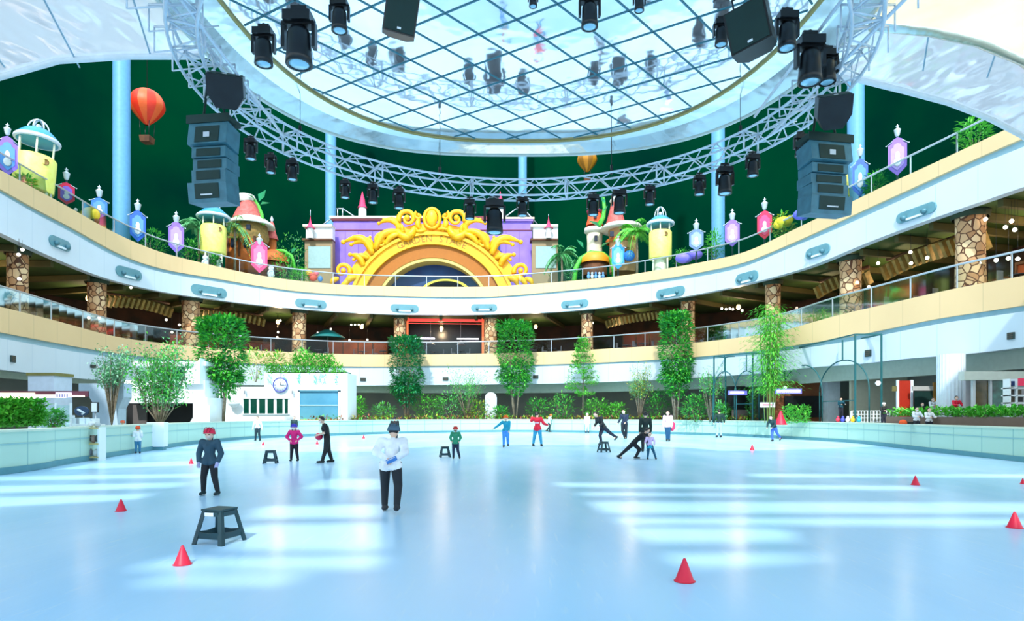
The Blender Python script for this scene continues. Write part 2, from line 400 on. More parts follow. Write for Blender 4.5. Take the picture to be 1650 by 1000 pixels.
struct(ring('wall_outer', [(25,12),(25.4,12),(25.4,52),(25,52)], M_green_wall))

# ------------------------------------------------------------------ mirrored canopy over the near ice
def sell(cx, cy, a, b, n, k, z, N=96):
    out = []
    for i in range(N):
        t = 2*PI*i/N; c, s = math.cos(t), math.sin(t)
        out.append(Vector((cx+a*math.copysign(abs(c)**(2/n), c), cy+b*math.copysign(abs(s)**(2/n), s), z)))
    return out
ZD = CAMZ+9.7
inner = sell(.2, 13.5, 7.05, 8.5, 2.5, 0, ZD)
midr = sell(.2, 13.5, 7.65, 8.62, 2.6, 0, ZD-.1)
outer = sell(.2, 13.5, 8.15, 8.7, 2.8, 0, ZD-.42)
mb = MB(); mb.prism([(p.x, p.y) for p in inner], ZD, ZD+.15); struct(mb.build('ceiling_3', M_mirror))
mb = MB()
rows = []
for i in list(range(96))+[0]: rows.append([inner[i], midr[i], outer[i], outer[i]+Vector((0,0,.5)), inner[i]+Vector((0,0,.3))])
mb.sweep(rows); r_ = mb.build('trim_6', M_rim); struct(r_)
for p in r_.data.polygons: p.use_smooth = False
# slim gilt ring lines on the rim
mb = MB(); mb.tube([p+Vector((0,0,-.03)) for p in inner], .045, 6, closed=True); struct(mb.build('trim_7', mat('gilt_line', (176,160,96), .4, .3)))
mb = MB(); mb.tube([p+Vector((0,0,.0)) for p in outer], .05, 6, closed=True); struct(mb.build('trim_8', mat('pale_edge', (214,226,220), .4)))
# glazing-bar grid under the disc
def inside(x, y, k=.985):
    return (abs((x-.2)/(7.05*k))**2.5+abs((y-13.5)/(8.5*k))**2.5) < 1
mb = MB()
for ang, d0 in ((-31, .35), (47, .15)):
    a = math.radians(ang); d = Vector((math.cos(a), math.sin(a))); n = Vector((-d.y, d.x))
    for k in range(-9, 10):
        off = k*1.1+d0; ts = [t for t in np.arange(-11, 11, .05) if inside(.2+n.x*off+d.x*t, 13.5+n.y*off+d.y*t)]
        if len(ts) < 4: continue
        c = Vector((.2, 13.5))+n*off+d*((ts[0]+ts[-1])/2)
        mb.box((c.x, c.y, ZD-.008), (ts[-1]-ts[0], .04, .02), rz=a)
struct(mb.build('trim_9', mat('teal_glazing_bar', (40,120,136), .4)))

# outer canopy with unseen slots, added and shaped to cast the sun patches
def ice_pt(x, y): D = GD(y); return Vector(((x-825)/F*D, D, 0))
def slot(q, z):
    return [((p-SUN_DIR*(z/-SUN_DIR.z)).x, (p-SUN_DIR*(z/-SUN_DIR.z)).y) for p in (ice_pt(*c) for c in q)]
SLOTS = [
 [(-60,752),(330,742),(345,748),(-60,762)],
 [(-60,768),(322,763),(322,769),(-60,776)],
 [(-60,784),(300,777),(285,786),(-60,796)],
 [(-60,803),(245,795),(215,806),(-60,820)],
 [(520,772),(612,772),(612,790),(490,788)],
 [(415,816),(612,813),(614,834),(395,836)],
 [(385,847),(615,843),(617,890),(350,888)],
 [(245,901),(612,896),(614,918),(205,921)],
 [(228,926),(478,926),(475,945),(222,946)],
 [(890,777),(1480,783),(1500,791),(905,785)],
 [(925,793),(1230,796),(1240,800),(935,799)],
 [(948,808),(1700,810),(1700,828),(975,828)],
 [(984,834),(1700,836),(1700,850),(1004,846)],
 [(1010,850),(1275,852),(1285,874),(1042,877)],
 [(1062,893),(1400,895),(1245,911),(1110,917)],
 [(1200,762),(1700,764),(1700,770),(1215,769)],
]
ZC = CAMZ+9.3
near = [outer[i] for i in range(96)]
li = min(range(96), key=lambda i: abs(near[i].y-16.0)+(0 if near[i].x < 0 else 99))
ri = min(range(96), key=lambda i: abs(near[i].y-16.9)+(0 if near[i].x > 0 else 99))
path = []
i = li
while i != ri: path.append((near[i].x, near[i].y)); i = (i+1) % 96
path.append((near[ri].x, near[ri].y))
canopy = [(-28,24.2),(-20,19.6),(-17,18.2),(-14.1,17),(-11.9,16.2),(-9.9,16.0)]+path+[(9.56,17.1),(11.2,17.7),(13,18.4),(15,19.4),(17,20.6),(21,23.4),(26,27),(26,-26),(-28,-26)]
def plate(poly, holes, z0, z1):
    loops = [[Vector((*p, 0)) for p in poly]]+[[Vector((*p, 0)) for p in h] for h in holes]
    flat = [p for l in loops for p in l]; n = len(flat); tri = tessellate_polygon(loops)
    mb = MB(); P = [Vector((p.x, p.y, z0)) for p in flat]+[Vector((p.x, p.y, z1)) for p in flat]
    fs = [tuple(t) for t in tri]+[tuple(k+n for k in t) for t in tri]; o = 0
    for l in loops:
        m = len(l); fs += [(o+k, o+(k+1) % m, o+(k+1) % m+n, o+k+n) for k in range(m)]; o += m
    return mb.add(P, fs)
struct(plate(canopy, [slot(q, ZC) for q in SLOTS], ZC, ZC+.12).build('ceiling_4', M_mirror2))
# slanting seams and the pale edge profile of the canopy
mb = MB()
for k in range(9):
    x0 = -9.5-k*2.0; mb.box((x0+.9, 14.2, ZC-.012), (.035, 5.2 if k else 4.0, .02), rz=math.radians(22))
for k in range(7):
    x0 = 10.2+k*2.0; mb.box((x0, 15.2+k*.35, ZC-.012), (.035, 3.6, .02), rz=math.radians(-30))
struct(mb.build('trim_10', mat('panel_seam', (150,180,196), .5)))
mb = MB()
for seg in (canopy[:6]+[(-8.1,16.0)], [(8.1,16.85)]+[c for c in canopy if c[0] > 9 and c[1] > 17]):
    mb.tube([(x, y+.06, ZC-.02) for x, y in seg], .09, 8)
struct(mb.build('trim_11', mat('white_edge_profile', (236,244,250), .5)))
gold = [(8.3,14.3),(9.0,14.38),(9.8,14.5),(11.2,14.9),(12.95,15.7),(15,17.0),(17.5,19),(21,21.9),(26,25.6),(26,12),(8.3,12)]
gp = plate(gold, [], ZC-.35, ZC-.2).build('ceiling_5', mat('warm_glow_soffit', (255,240,196), .6, emit=.75, var=(255,232,170), scale=.5)); struct(gp)  # no lamp: emission stands in for warm light falling on the soffit
mb = MB(); mb.tube([(x, y, ZC-.3) for x, y in gold[:9]], .16, 8); struct(mb.build('trim_12', M_rim))

# ------------------------------------------------------------------ lighting truss
HT = CAMZ+8.05
def ringpt(i, N, da, dz): 
    t = 2*PI*i/N
    return Vector((.25+(7.55+da)*math.cos(t), 15.3+(6.95+da)*math.sin(t), HT+dz))
tr = thing('lighting_truss', 'oval ring of silver box truss hanging below the mirrored ceiling', 'truss', (.25,15.3,HT))
def tl(mb, name, m): o = mb.build(name, m, tr); o.matrix_parent_inverse = Matrix.Translation((-.25,-15.3,-HT)); return o
N = 84
for da in (-.28, .28):
    for dz in (-.28, .28):
        mb = MB(); mb.tube([ringpt(i, N, da, dz) for i in range(N)], .036, 8, closed=True); tl(mb, 'chord', M_truss)
mb = MB()
for i in range(N):
    j = i+1; a, b = (i, j) if i % 2 else (j, i)
    for (p, q) in (((-.28,-.28),(-.28,.28)), ((.28,-.28),(.28,.28)), ((-.28,-.28),(.28,-.28)), ((-.28,.28),(.28,.28))):
        mb.rod(ringpt(a, N, *p), ringpt(b, N, *q), .02, 5)
    if i % 6 == 0:
        for (p, q) in (((-.28,-.28),(-.28,.28)), ((.28,-.28),(.28,.28)), ((-.28,-.28),(.28,-.28)), ((-.28,.28),(.28,.28))):
            mb.rod(ringpt(i, N, *p), ringpt(i, N, *q), .03, 5)
tl(mb, 'bracing', M_truss)
# short spurs that widen the ring at the two sides, in line with the speaker clusters
for s, cx in ((-1, -6.6), (1, 7.0)):
    mb = MB()
    for k in range(9):
        y = 11.2+k*.72; x = cx+s*(.25 if k < 3 else .55)
        mb.rod((x-.55, y, HT+.3), (x+.55, y, HT+.3), .026, 5); mb.rod((x-.55, y, HT+.3), (x-.55, y, HT-.25), .02, 5); mb.rod((x-.55, y, HT-.25), (x+.55, y+.7, HT+.3), .018, 5)
        mb.rod((x+.55, y, HT+.3), (x+.55, y, HT-.25), .02, 5)
    mb.rod((cx-.4, 11.2, HT+.3), (cx-.2, 17.4, HT+.3), .04, 6); mb.rod((cx+.4, 11.2, HT-.25), (cx+.2, 17.4, HT-.25), .04, 6)
    tl(mb, 'side_frame', M_truss)
for (x, y) in ((418,300),(663,308),(930,302),(1193,262)):
    pass
for t_ in (.16, .36, .62, .84):
    p = ringpt(t_*N/2, N, 0, .28); mb = MB(); mb.rod(p, (p.x, p.y, ZD-.05), .012, 5); mb.tube([p+Vector((0,0,.05)), p+Vector((0,0,.35))], .05, 8); tl(mb, 'hoist_chain', M_black)

def lamp_proto():
    t = thing('moving_head_lamp', 'x', 'stage light', (0,0,0))
    mb = MB(); mb.box((0,0,-.07), (.34,.26,.14)); mb.rod((0,0,0),(0,0,.14),.03,6); mb.box((0,0,.1),(.2,.06,.05)); mb.build('base', M_black, t)
    mb = MB()
    for s in (-1,1): mb.box((s*.19,0,-.3),(.045,.1,.36))
    mb.box((0,0,-.14),(.4,.12,.05)); mb.build('yoke', M_black, t)
    mb = MB(); mb.lathe([(0,-.2),(.1,-.19),(.145,-.28),(.15,-.5),(.16,-.62),(.165,-.72),(.13,-.72),(.13,-.68),(0,-.68)], n=18); h = mb.build('head', M_black, t)
    mb = MB(); mb.lathe([(0,-.735),(.09,-.73),(.14,-.70),(.14,-.69),(0,-.69)], n=18); mb.build('lens', M_lens, h)
    return t
lp0 = lamp_proto(); lp_used = [0]
def lamp(x, y, hpx, D, label, group, tilt=0, rz=0):
    o = lp0 if not lp_used[0] else copy_tree(lp0); lp_used[0] = 1
    s = hpx*D/1000/.86; p = W(x, y, D)
    o.location = (p.x, p.y, p.z+.3*s); o.scale = (s*1.15, s*1.15, s); o.rotation_euler = (math.radians(tilt), 0, rz); o['label'] = label; o['category'] = 'stage light'
    if group: o['group'] = group
def tD(x):
    best = 22
    for i in range(N//2+1):
        p = ringpt(i, N, 0, 0)
        if abs(p.x/p.y*1000+825-x) < 14: best = p.y; break
    return best
SM = [(404,238,38,'silver rimmed stage lamp nearest the left speaker column'),(436,262,34,'stage lamp second from the left speaker column under the truss'),(471,272,36,'stage lamp with bright lens left of the second pale column'),(556,303,32,'stage lamp just right of the second pale column'),(601,310,34,'stage lamp above the left turret with pink cone roof'),(643,318,36,'stage lamp above the left part of the lilac wall'),(757,335,36,'stage lamp above the top right of the golden scrollwork'),(797,345,62,'long dark stage lamp hanging in front of the lilac wall'),(842,330,36,'stage lamp below the middle pale column'),(956,328,38,'stage lamp above the orange tower of the right hut'),(998,322,44,'stage lamp above the pink cone roof of the right hut'),(1047,313,34,'stage lamp above the yellow lookout tower on the right'),(1127,296,36,'stage lamp left of the right pale column'),(1168,288,50,'stage lamp in front of the right pale column'),(1213,264,40,'stage lamp right of the right pale column with bright lens'),(1290,232,40,'stage lamp beside the right speaker column')]
for x, y, h, lb in SM: lamp(x, y, h, tD(x), lb, 'stage lamps under the far side of the truss')
NEAR = [(425,72,66,13,'black stage lamp with round lens at upper left, lens facing down'),(482,58,96,12,'tall black stage lamp at upper left, largest of the left ones'),(547,22,58,11.5,'black stage lamp left of the hanging speaker box, cut by the top edge'),(950,14,62,11.5,'tapered black stage lamp at the top edge right of the centre'),(1030,0,36,11.5,'stage lamp with glittering lens at the top edge, right one of two'),(859,-4,30,11.5,'stage lamp with glittering lens at the top edge, left one of two'),(1162,50,46,15,'stage lamp just left of the big right speaker box'),(1268,46,66,13,'black stage lamp with wide lens right of the big right speaker box'),(1305,92,84,13.5,'tall black stage lamp at the right side of the truss'),(1333,104,60,14,'short stage lamp beside the pale right column, behind the tall one')]
for x, y, h, D, lb in NEAR: lamp(x, y, h, D, lb, 'stage lamps near the camera side of the truss', tilt=0)

def speaker_box(x, y, D, wm, hm, dm, rot, label):
    p = W(x, y, D); t = thing('hanging_speaker', label, 'speaker', p); t.rotation_euler = rot
    mb = MB(); pr = [(-wm/2,-dm/2),(wm/2,-dm/2),(wm/2,dm*.1),(wm*.28,dm/2),(-wm*.28,dm/2),(-wm/2,dm*.1)]; mb.prism(pr, -hm/2, hm/2); mb.build('cabinet', M_black, t)
    mb = MB(); mb.box((0,-dm/2-.01,0),(wm*.9,.02,hm*.92)); mb.build('grille', M_dkgreen, t)
    mb = MB(); mb.box((0,-dm/2-.03,-hm*.38),(wm*.12,.01,hm*.05)); mb.build('badge', mat('badge_white',(240,245,250)), t)
    mb = MB()
    for s in (-1,1): mb.rod((s*wm*.3,0,hm/2),(s*wm*.3,0,hm/2+.35),.02,5)
    mb.rod((-wm*.3,0,hm/2+.35),(wm*.3,0,hm/2+.35),.03,6); mb.build('bracket', M_black, t)
R = math.radians
speaker_box(646, 26, 12, .62, .72, .4, (R(16), R(8), R(14)), 'black speaker box hanging at the top left of centre with small white badge')
speaker_box(1211, 50, 12.5, .8, .86, .6, (R(6), R(-10), R(-38)), 'large black speaker box hanging at the upper right of the ring')
speaker_box(365, 147, 14.5, .78, .62, .7, (R(-60), R(0), R(18)), 'dark speaker box on top of the left speaker column')
speaker_box(1342, 180, 14.5, .72, .62, .7, (R(-60), R(0), R(-18)), 'dark speaker box on top of the right speaker column')

def line_array(x, y0, y1, D, wpx, rz, label, flip=1):
    """modules from y0 (top) to y1 (bottom) at depth D"""
    p = W(x, y0, D); t = thing('line_array_speaker', label, 'speaker', p, rz)
    wm = wpx*D/1000; H = (y1-y0)/F*D; n = 5; hs = [.30,.14,.14,.16,.26]; z = -.0; yy = 0; a = 0
    mb = MB(); mb.box((0,0,.1),(wm*1.1,.5,.12)); mb.box((0,-.26,.1),(wm*1.1,.03,.2))
    for s in (-1,1): mb.rod((s*wm*.3,0,.1),(s*wm*.18,0,1.0),.03,6)
    mb.build('rigging_frame', M_dkgreen, t)
    angs = [R(-16), R(-5), R(0), R(6), R(14)]; xs = [-.04,.03,.04,.02,-.02]
    for k in range(n):
        h = H*hs[k]; c = MB(); z -= h/2
        c.box((0, yy, z), (wm*(1.0 if k in (0,4) else .88), .55, h*.96), rx=angs[k]*.5, taper=1.0)
        cab = c.build('cabinet', M_grey_sp, t)
        g_ = MB(); g_.box((0, yy-.285, z), (wm*.62, .02, h*.7), rx=angs[k]*.5); g_.build('grille', M_dkgreen, cab)
        z -= h/2; yy += .05*(1 if k < 2 else -1)
    mb = MB(); mb.box((0,-.3,-H*.16),(.16,.03,.12)); mb.box((0,-.3,-H*.92),(.3,.02,.03)); mb.build('label_plate', M_steel, t)
line_array(345, 205, 330, 15.2, 66, R(-8), 'slate grey line array speaker column hanging at the left end of the truss')
line_array(1328, 235, 348, 15.2, 72, R(10), 'slate grey line array speaker column hanging at the right end of the truss')

# ------------------------------------------------------------------ plants
rnd = random.Random(11)
def leaf(mb, c, d, L, wd, fold=.25):
    """one folded leaf at c growing along d"""
    d = d.normalized(); s = d.cross(Vector((0,0,1)));
    if s.length < .05: s = Vector((1,0,0))
    s.normalize(); u = s.cross(d)
    a = Vector(c); m1 = a+d*L*.45+s*wd/2+u*wd*fold; m2 = a+d*L*.45-s*wd/2+u*wd*fold; e = a+d*L-u*L*.12; mid = a+d*L*.5
    mb.add([a, m1, e, m2, mid], [(0,1,4),(1,2,4),(2,3,4),(3,0,4)])
def foliage(mb, c, r, n, L, wd, shell=.55, shape='ell', up=.2, mats=2):
    c = Vector(c)
    for _ in range(n):
        while 1:
            v = Vector((rnd.uniform(-1,1), rnd.uniform(-1,1), rnd.uniform(-1,1)))
            q = v.length if shape == 'ell' else max(abs(v.z), math.hypot(v.x, v.y))
            if shell < q < 1: break
        k = 1+.12*math.sin(v.z*7+v.x*5)
        p = c+Vector((v.x*r[0]*k, v.y*r[1]*k, v.z*r[2]))
        d = Vector((v.x, v.y, v.z*.4+rnd.uniform(-.5,.4)+up))+Vector((rnd.uniform(-.6,.6), rnd.uniform(-.6,.6), 0))
        mb.cur = rnd.randrange(mats); leaf(mb, p, d, L*rnd.uniform(.7,1.3), wd*rnd.uniform(.7,1.2))
    mb.cur = 0
def stems(mb, base, top, n, r, spread):
    for k in range(n):
        a = 2*PI*k/n+rnd.random(); b = Vector(base)+Vector((math.cos(a)*r*1.5, math.sin(a)*r*1.5, 0)); t = Vector(top)+Vector((math.cos(a)*spread, math.sin(a)*spread, 0))
        m = b.lerp(t, .5)+Vector((rnd.uniform(-1,1)*spread*.2, rnd.uniform(-1,1)*spread*.2, 0)); mb.tube([b, m, t], [r, r*.8, r*.4], 6)
def column_tree(x, yb, yt, wpx, D, kind, label, cat='tree', group=None, trunk=.28, zbase=1.1, lmats=None, dens=1.0):
    """a tree whose crown spans yt (top) to its lower edge; base at the ledge"""
    base = W(x, yb, D); base.z = zbase; top = W(x, yt, D).z-zbase; wr = wpx*D/2000
    t = thing('potted_tree' if cat == 'potted tree' else 'tree', label, cat, base, group=group)
    mb = MB(); lm = lmats or [M_leaf1, M_leaf4]
    if kind == 'dense':
        h0 = top*trunk; cz = (top+h0)/2; hh = (top-h0)/2
        foliage(mb, (0,0,cz+hh*.15), (wr, wr, hh*.85), int(2600*dens), .36, .2, .72, 'cyl', mats=2)
        foliage(mb, (0,0,h0+hh*.42), (wr*.86, wr*.86, hh*.55), int(1100*dens), .34, .18, .5)
        foliage(mb, (0,0,top-hh*.25), (wr*.8, wr*.8, hh*.3), int(500*dens), .34, .18, .6)
        mb.build('crown', lm, t)
        mb = MB(); stems(mb, (0,0,0), (0,0,h0+hh), 5, .07, wr*.45); mb.build('trunk', M_bark, t)
    elif kind == 'airy':
        mb2 = MB(); h0 = top*trunk
        for k in range(int(16*dens)):
            a = rnd.uniform(0, 2*PI); rr = wr*rnd.uniform(.25,1); z1 = top*rnd.uniform(.6,1)
            p0 = Vector((0,0,0)); p1 = Vector((math.cos(a)*rr*.45, math.sin(a)*rr*.45, h0+top*.1)); p2 = Vector((math.cos(a)*rr, math.sin(a)*rr, z1))
            mb2.tube([p0, p1, p2], [.04,.025,.01], 5)
            for q in range(int(70*dens)):
                f = rnd.uniform(.15,1); p = p1.lerp(p2, f)+Vector((rnd.gauss(0,.18), rnd.gauss(0,.18), rnd.gauss(0,.2)))*(wr/1.2)
                mb.cur = rnd.randrange(2); leaf(mb, p, Vector((rnd.uniform(-1,1), rnd.uniform(-1,1), rnd.uniform(-.7,.8))), .24, .09)
        mb.cur = 0; mb.build('crown', lm, t); mb2.build('trunk', M_bark, t)
    elif kind == 'bamboo':
        mb2 = MB()
        for k in range(12):
            a = rnd.uniform(0,2*PI); rr = wr*rnd.uniform(.1,.55); p0 = Vector((math.cos(a)*rr*.5, math.sin(a)*rr*.5, 0)); p2 = Vector((math.cos(a)*rr*1.3, math.sin(a)*rr*1.3, top*rnd.uniform(.8,1)))
            mb2.tube([p0, p0.lerp(p2,.5), p2], [.035,.03,.015], 6)
            for q in range(430):
                f = rnd.uniform(.28,1); c = p0.lerp(p2, f); a2 = rnd.uniform(0,2*PI); r2 = abs(rnd.gauss(0,.55))*wr*(1.15-f*.55)
                p = c+Vector((math.cos(a2)*r2, math.sin(a2)*r2, rnd.gauss(0,.15))); mb.cur = rnd.randrange(2); leaf(mb, p, Vector((math.cos(a2), math.sin(a2), rnd.uniform(-.9,.3))), .34, .07)
        mb.cur = 0; mb.build('crown', lm, t); mb2.build('cane', mat('bamboo_cane', (150,170,80), .6), t)
    elif kind == 'tiered':
        mb2 = MB(); mb2.tube([(0,0,0),(.05,0,top*.5),(0,0,top*.97)], [.08,.06,.02], 6)
        for k in range(11):
            f = .32+.065*k; rr = wr*(1.25-f)*1.15
            for q in range(6):
                a = rnd.uniform(0,2*PI); e = Vector((math.cos(a)*rr, math.sin(a)*rr, top*f+.1)); c = Vector((0,0,top*f)); mb2.tube([c, e], [.02,.008], 4)
                for s in range(int(34*dens)):
                    u = rnd.uniform(.25,1); p = c.lerp(e,u)+Vector((rnd.gauss(0,.1), rnd.gauss(0,.1), rnd.gauss(0,.12))); mb.cur = rnd.randrange(2); leaf(mb, p, Vector((rnd.uniform(-1,1), rnd.uniform(-1,1), rnd.uniform(-.3,.7))), .26, .13)
        mb.cur = 0; mb.build('crown', lm, t); mb2.build('trunk', M_bark, t)
    return t
def shrub(x, yt, wpx, D, zb, label, lm, group=None, dens=1, L=.34, wd=.12, cat='shrub'):
    p = W(x, 0, D); p.z = zb; h = W(x, yt, D).z-zb; wr = wpx*D/2000; t = thing('shrub', label, cat, p, group=group)
    mb = MB(); foliage(mb, (0,0,h*.52), (wr, wr*.8, h*.5), int(330*dens), L, wd, .25, up=.3); mb.build('leaves', lm, t)
    mb = MB(); stems(mb, (0,0,0), (0,0,h*.6), 4, .025, wr*.4); mb.build('stem', M_bark, t); return t
def palm(x, yb, yt, wpx, D, zb, label, lm, group=None, nf=13):
    p = W(x, 0, D); p.z = zb; h = W(x, yt, D).z-zb; wr = wpx*D/2000; t = thing('palm', label, 'palm', p, group=group)
    hc = h*.72; mb = MB(); mb.tube([(0,0,0),(.06,0,hc*.5),(0,0,hc)], [.16,.11,.1], 8); mb.build('trunk', M_bark, t)
    mb = MB()
    for k in range(nf):
        a = 2*PI*k/nf+rnd.uniform(-.2,.2); el = rnd.uniform(.15,1.2); pts = []
        for s in range(8):
            u = s/7; r = wr*u*math.cos(el*.5)*1.1; z = hc+(h-hc)*1.25*math.sin(el)*u*1.6-(h-hc)*1.7*u*u*(1.2-el*.4)
            pts.append(Vector((math.cos(a)*r, math.sin(a)*r, z)))
        mb.cur = 0; mb.tube(pts, [.03]*7+[.008], 4)
        for s in range(1,8):
            for q in range(3):
                f = (s-1+q/3)/7; i0 = min(6, int(f*7)); c = pts[i0].lerp(pts[i0+1], f*7-i0); d = pts[i0+1]-pts[i0]; sd_ = d.cross(Vector((0,0,1))).normalized()
                for sg in (-1,1):
                    mb.cur = rnd.randrange(2); leaf(mb, c, sd_*sg+d.normalized()*.5+Vector((0,0,-.45)), wr*.36*(1.1-abs(f-.4)), wr*.06)
    mb.cur = 0; mb.build('frond', lm, t); return t

# ------------------------------------------------------------------ level three: theme park edge
def FZ(x): return zat(U_TT, x)-.1
def DD(x, off): return float(np.interp(x, GX, GDp))+off
M_finial = mat('silver_finial', (200,216,226), .35, .2)
def banner(x, yt, y0, y1, rgb, rgb2, label, wpx=22, off=1.0):
    D = DD(x, off); p = W(x, 0, D); p.z = FZ(x); s = D/1000; top = W(x, yt, D).z-p.z; a = W(x, y0, D).z-p.z; b = W(x, y1, D).z-p.z; w_ = wpx*s/2
    ang = math.atan2(p.x, p.y); t = thing('lamp_post_banner', label, 'banner', p, -ang)
    mb = MB(); mb.tube([(0,0,0),(0,0,top-.9*s*20)], [.09,.06], 8); mb.lathe([(.2,0),(.18,.15),(.09,.3),(.09,.4)], n=10); mb.build('post', mat('dark_post', (40,70,80), .5), t)
    mb = MB(); q = s*20
    mb.lathe([(.02*q,top),(.05*q,top-.1*q),(.14*q,top-.15*q),(.05*q,top-.25*q),(.07*q,top-.3*q),(.26*q,top-.45*q),(.24*q,top-.5*q),(.16*q,top-.9*q),(.08*q,top-1.0*q)], n=12); mb.build('lamp_finial', M_finial, t)
    h = a-b; sh = [(-w_, a-h*.12),(-w_*.6, a-h*.05),(-w_*.5, a+h*.04),(0, a+h*.1),(w_*.5, a+h*.04),(w_*.6, a-h*.05),(w_, a-h*.12),(w_, b+h*.25),(w_*.5, b+h*.12),(0, b),(-w_*.5, b+h*.12),(-w_, b+h*.25)]
    M = Matrix.Translation((0,-.12,0)) @ Matrix.Rotation(PI/2, 4, 'X')
    m1 = mat('banner_'+str(rgb), rgb, .6); m2 = mat('banner_'+str(rgb2), rgb2, .6)
    mb = MB(); mb.prism(sh, -.03, .03, M); sd_ = mb.build('shield', m1, t)
    mb = MB(); M2 = Matrix.Translation((0,-.17,(a+b)/2)) @ Matrix.Rotation(PI/2, 4, 'X') @ Matrix.Scale(.72, 4)
    mb.prism([(x_, z_-(a+b)/2) for x_, z_ in sh], -.02, .02, M2); mb.build('inner_panel', m2, sd_)
    mb = MB(); mb.ball((0,-.2,(a+b)/2+h*.06), (w_*.26,.03,h*.13)); mb.ball((0,-.2,(a+b)/2-h*.12), (w_*.42,.03,h*.12)); mb.build('crest', mat('crest_white', (236,240,250), .5), sd_)
    mb = MB(); mb.tube([(-w_*1.15,-.1,a-h*.1),(-w_*.5,-.1,a+h*.02),(0,-.1,a+h*.06),(w_*.5,-.1,a+h*.02),(w_*1.15,-.1,a-h*.1)], .03*q/1, 6); mb.ball((-w_*1.2,-.1,a-h*.1), .05*q); mb.ball((w_*1.2,-.1,a-h*.1), .05*q); mb.build('bracket', M_finial, t)
PUR, PUR2, BLU, BLU2, RED, RED2, PNK, PNK2 = (140,104,220),(176,150,236),(50,120,216),(90,150,230),(226,30,80),(240,90,130),(240,70,130),(250,120,160)
banner(12,198,226,284,PUR,BLU2,'large lilac shield banner on a lamp post at the far left edge',26,.8)
banner(107,270,298,330,RED,PUR,'crimson and lilac shield banner right of the left big yellow tower')
banner(160,298,322,352,BLU,BLU2,'blue shield banner left of the tall pale left column')
banner(222,320,344,390,(40,96,220),BLU2,'bright blue shield banner right of the tall pale left column')
banner(284,340,362,408,PUR,PUR2,'lilac shield banner between the blue one and the left small yellow tower')
banner(418,376,392,440,PNK,PNK2,'pink shield banner in front of the left hut',24)
banner(996,378,396,434,(30,150,220),(110,190,240),'sky blue shield banner in front of the right hut',20)
banner(1122,352,372,404,(96,130,170),(150,176,200),'grey blue shield banner left of the pale right column')
banner(1180,336,358,398,PUR,PUR2,'lilac shield banner right of the pale right column')
banner(1232,318,344,386,RED,PNK,'crimson shield banner on the right gallery')
banner(1386,232,262,318,(60,100,210),BLU2,'blue shield banner beside the rightmost pale column')
banner(1446,200,228,284,PUR,PUR2,'lilac shield banner highest up on the right gallery',26)

M_yel = mat('pale_yellow_tower', (236,240,130), .5, var=(232,232,110)); M_teal = mat('teal_roof', (50,150,190), .4); M_post = mat('ivory_post', (240,240,214), .5)
def tower(x, y_cage, y_roof, y_eave, y_body, y_bot, w_body, w_roof, label, off, lean=0):
    D = DD(x, off); p = W(x, 0, D); p.z = FZ(x); z = lambda y: W(x, y, D).z-p.z; s = D/1000; rb = w_body*s/2; rr = w_roof*s/2
    t = thing('lookout_tower', label, 'lantern tower', p, -math.atan2(p.x, p.y)); t.rotation_euler[1] = lean
    zb = max(z(y_bot), .5)
    mb = MB(); mb.lathe([(0,zb),(rb*.94,zb),(rb,zb+.1),(rb,z(y_body)-.12),(rb*.92,z(y_body)),(0,z(y_body))], n=24); mb.build('cabin', M_yel, t)
    mb = MB(); mb.lathe([(0,z(y_roof)),(rb*.6,z(y_roof)),(rb*.75,z(y_roof)-.15),(rr*.96,z(y_eave)+.22),(rr,z(y_eave)),(rb,z(y_eave)-.05),(0,z(y_eave)-.05)], n=28); rf = mb.build('roof', M_teal, t)
    mb = MB(); mb.lathe([(rr*.97,z(y_eave)+.2),(rr*1.02,z(y_eave)+.1),(rr*1.01,z(y_eave)-.04),(rr*.9,z(y_eave)-.05)], n=28); mb.build('roof_edge', mat('roof_edge_white',(214,226,240)), rf)
    for k in range(6):
        a = PI/6+k*PI/3; mb = MB(); mb.rod((rb*.9*math.cos(a), rb*.9*math.sin(a), z(y_body)-.1), (rb*.9*math.cos(a), rb*.9*math.sin(a), z(y_eave)), .07, 6); mb.build('post', M_post, t)
    mb = MB(); hc = z(y_cage)-z(y_roof)
    for a in (0, PI/3, 2*PI/3):
        mb.tube([(math.cos(a)*rb*.5*math.cos(q), math.sin(a)*rb*.5*math.cos(q), z(y_roof)-.02+hc*math.sin(q)) for q in np.linspace(0, PI, 13)], .05, 6)
    mb.ball((0,0,z(y_roof)+hc*.3), (.18,.18,.22)); mb.build('lantern_cage', M_finial, t)
    mb = MB(); mb.lathe([(rb*.55,.0),(rb*.55,zb)], n=12) if zb > .3 else None
    for k in range(4):
        a = PI/4+k*PI/2; mb.rod((rb*.9*math.cos(a), rb*.9*math.sin(a), 0), (rb*.85*math.cos(a), rb*.85*math.sin(a), zb+.05), .09, 6)
    mb.build('leg', M_post, t)
    mb = MB(); mb.lathe([(0,0),(.16,0),(.2,.05),(.22,0)], M=Matrix.Translation((rb*.45,-rb*.9,z(y_body)-.5)) @ Matrix.Rotation(PI/2, 4, 'X'), n=12); mb.build('porthole', mat('brass_porthole', (120,90,30)), t)
tower(52,190,208,226,252,320,56,62,'large yellow lookout tower with teal roof at the far left',2.0, R(4))
tower(344,326,336,351,364,410,38,50,'small yellow lookout tower with blue roof on the left gallery',1.6)
tower(1064,333,350,362,373,418,36,44,'small yellow lookout tower with blue roof right of the right hut',1.6)
tower(1350,236,248,256,270,322,38,44,'yellow lookout tower beside the right speaker column',1.6, R(-4))

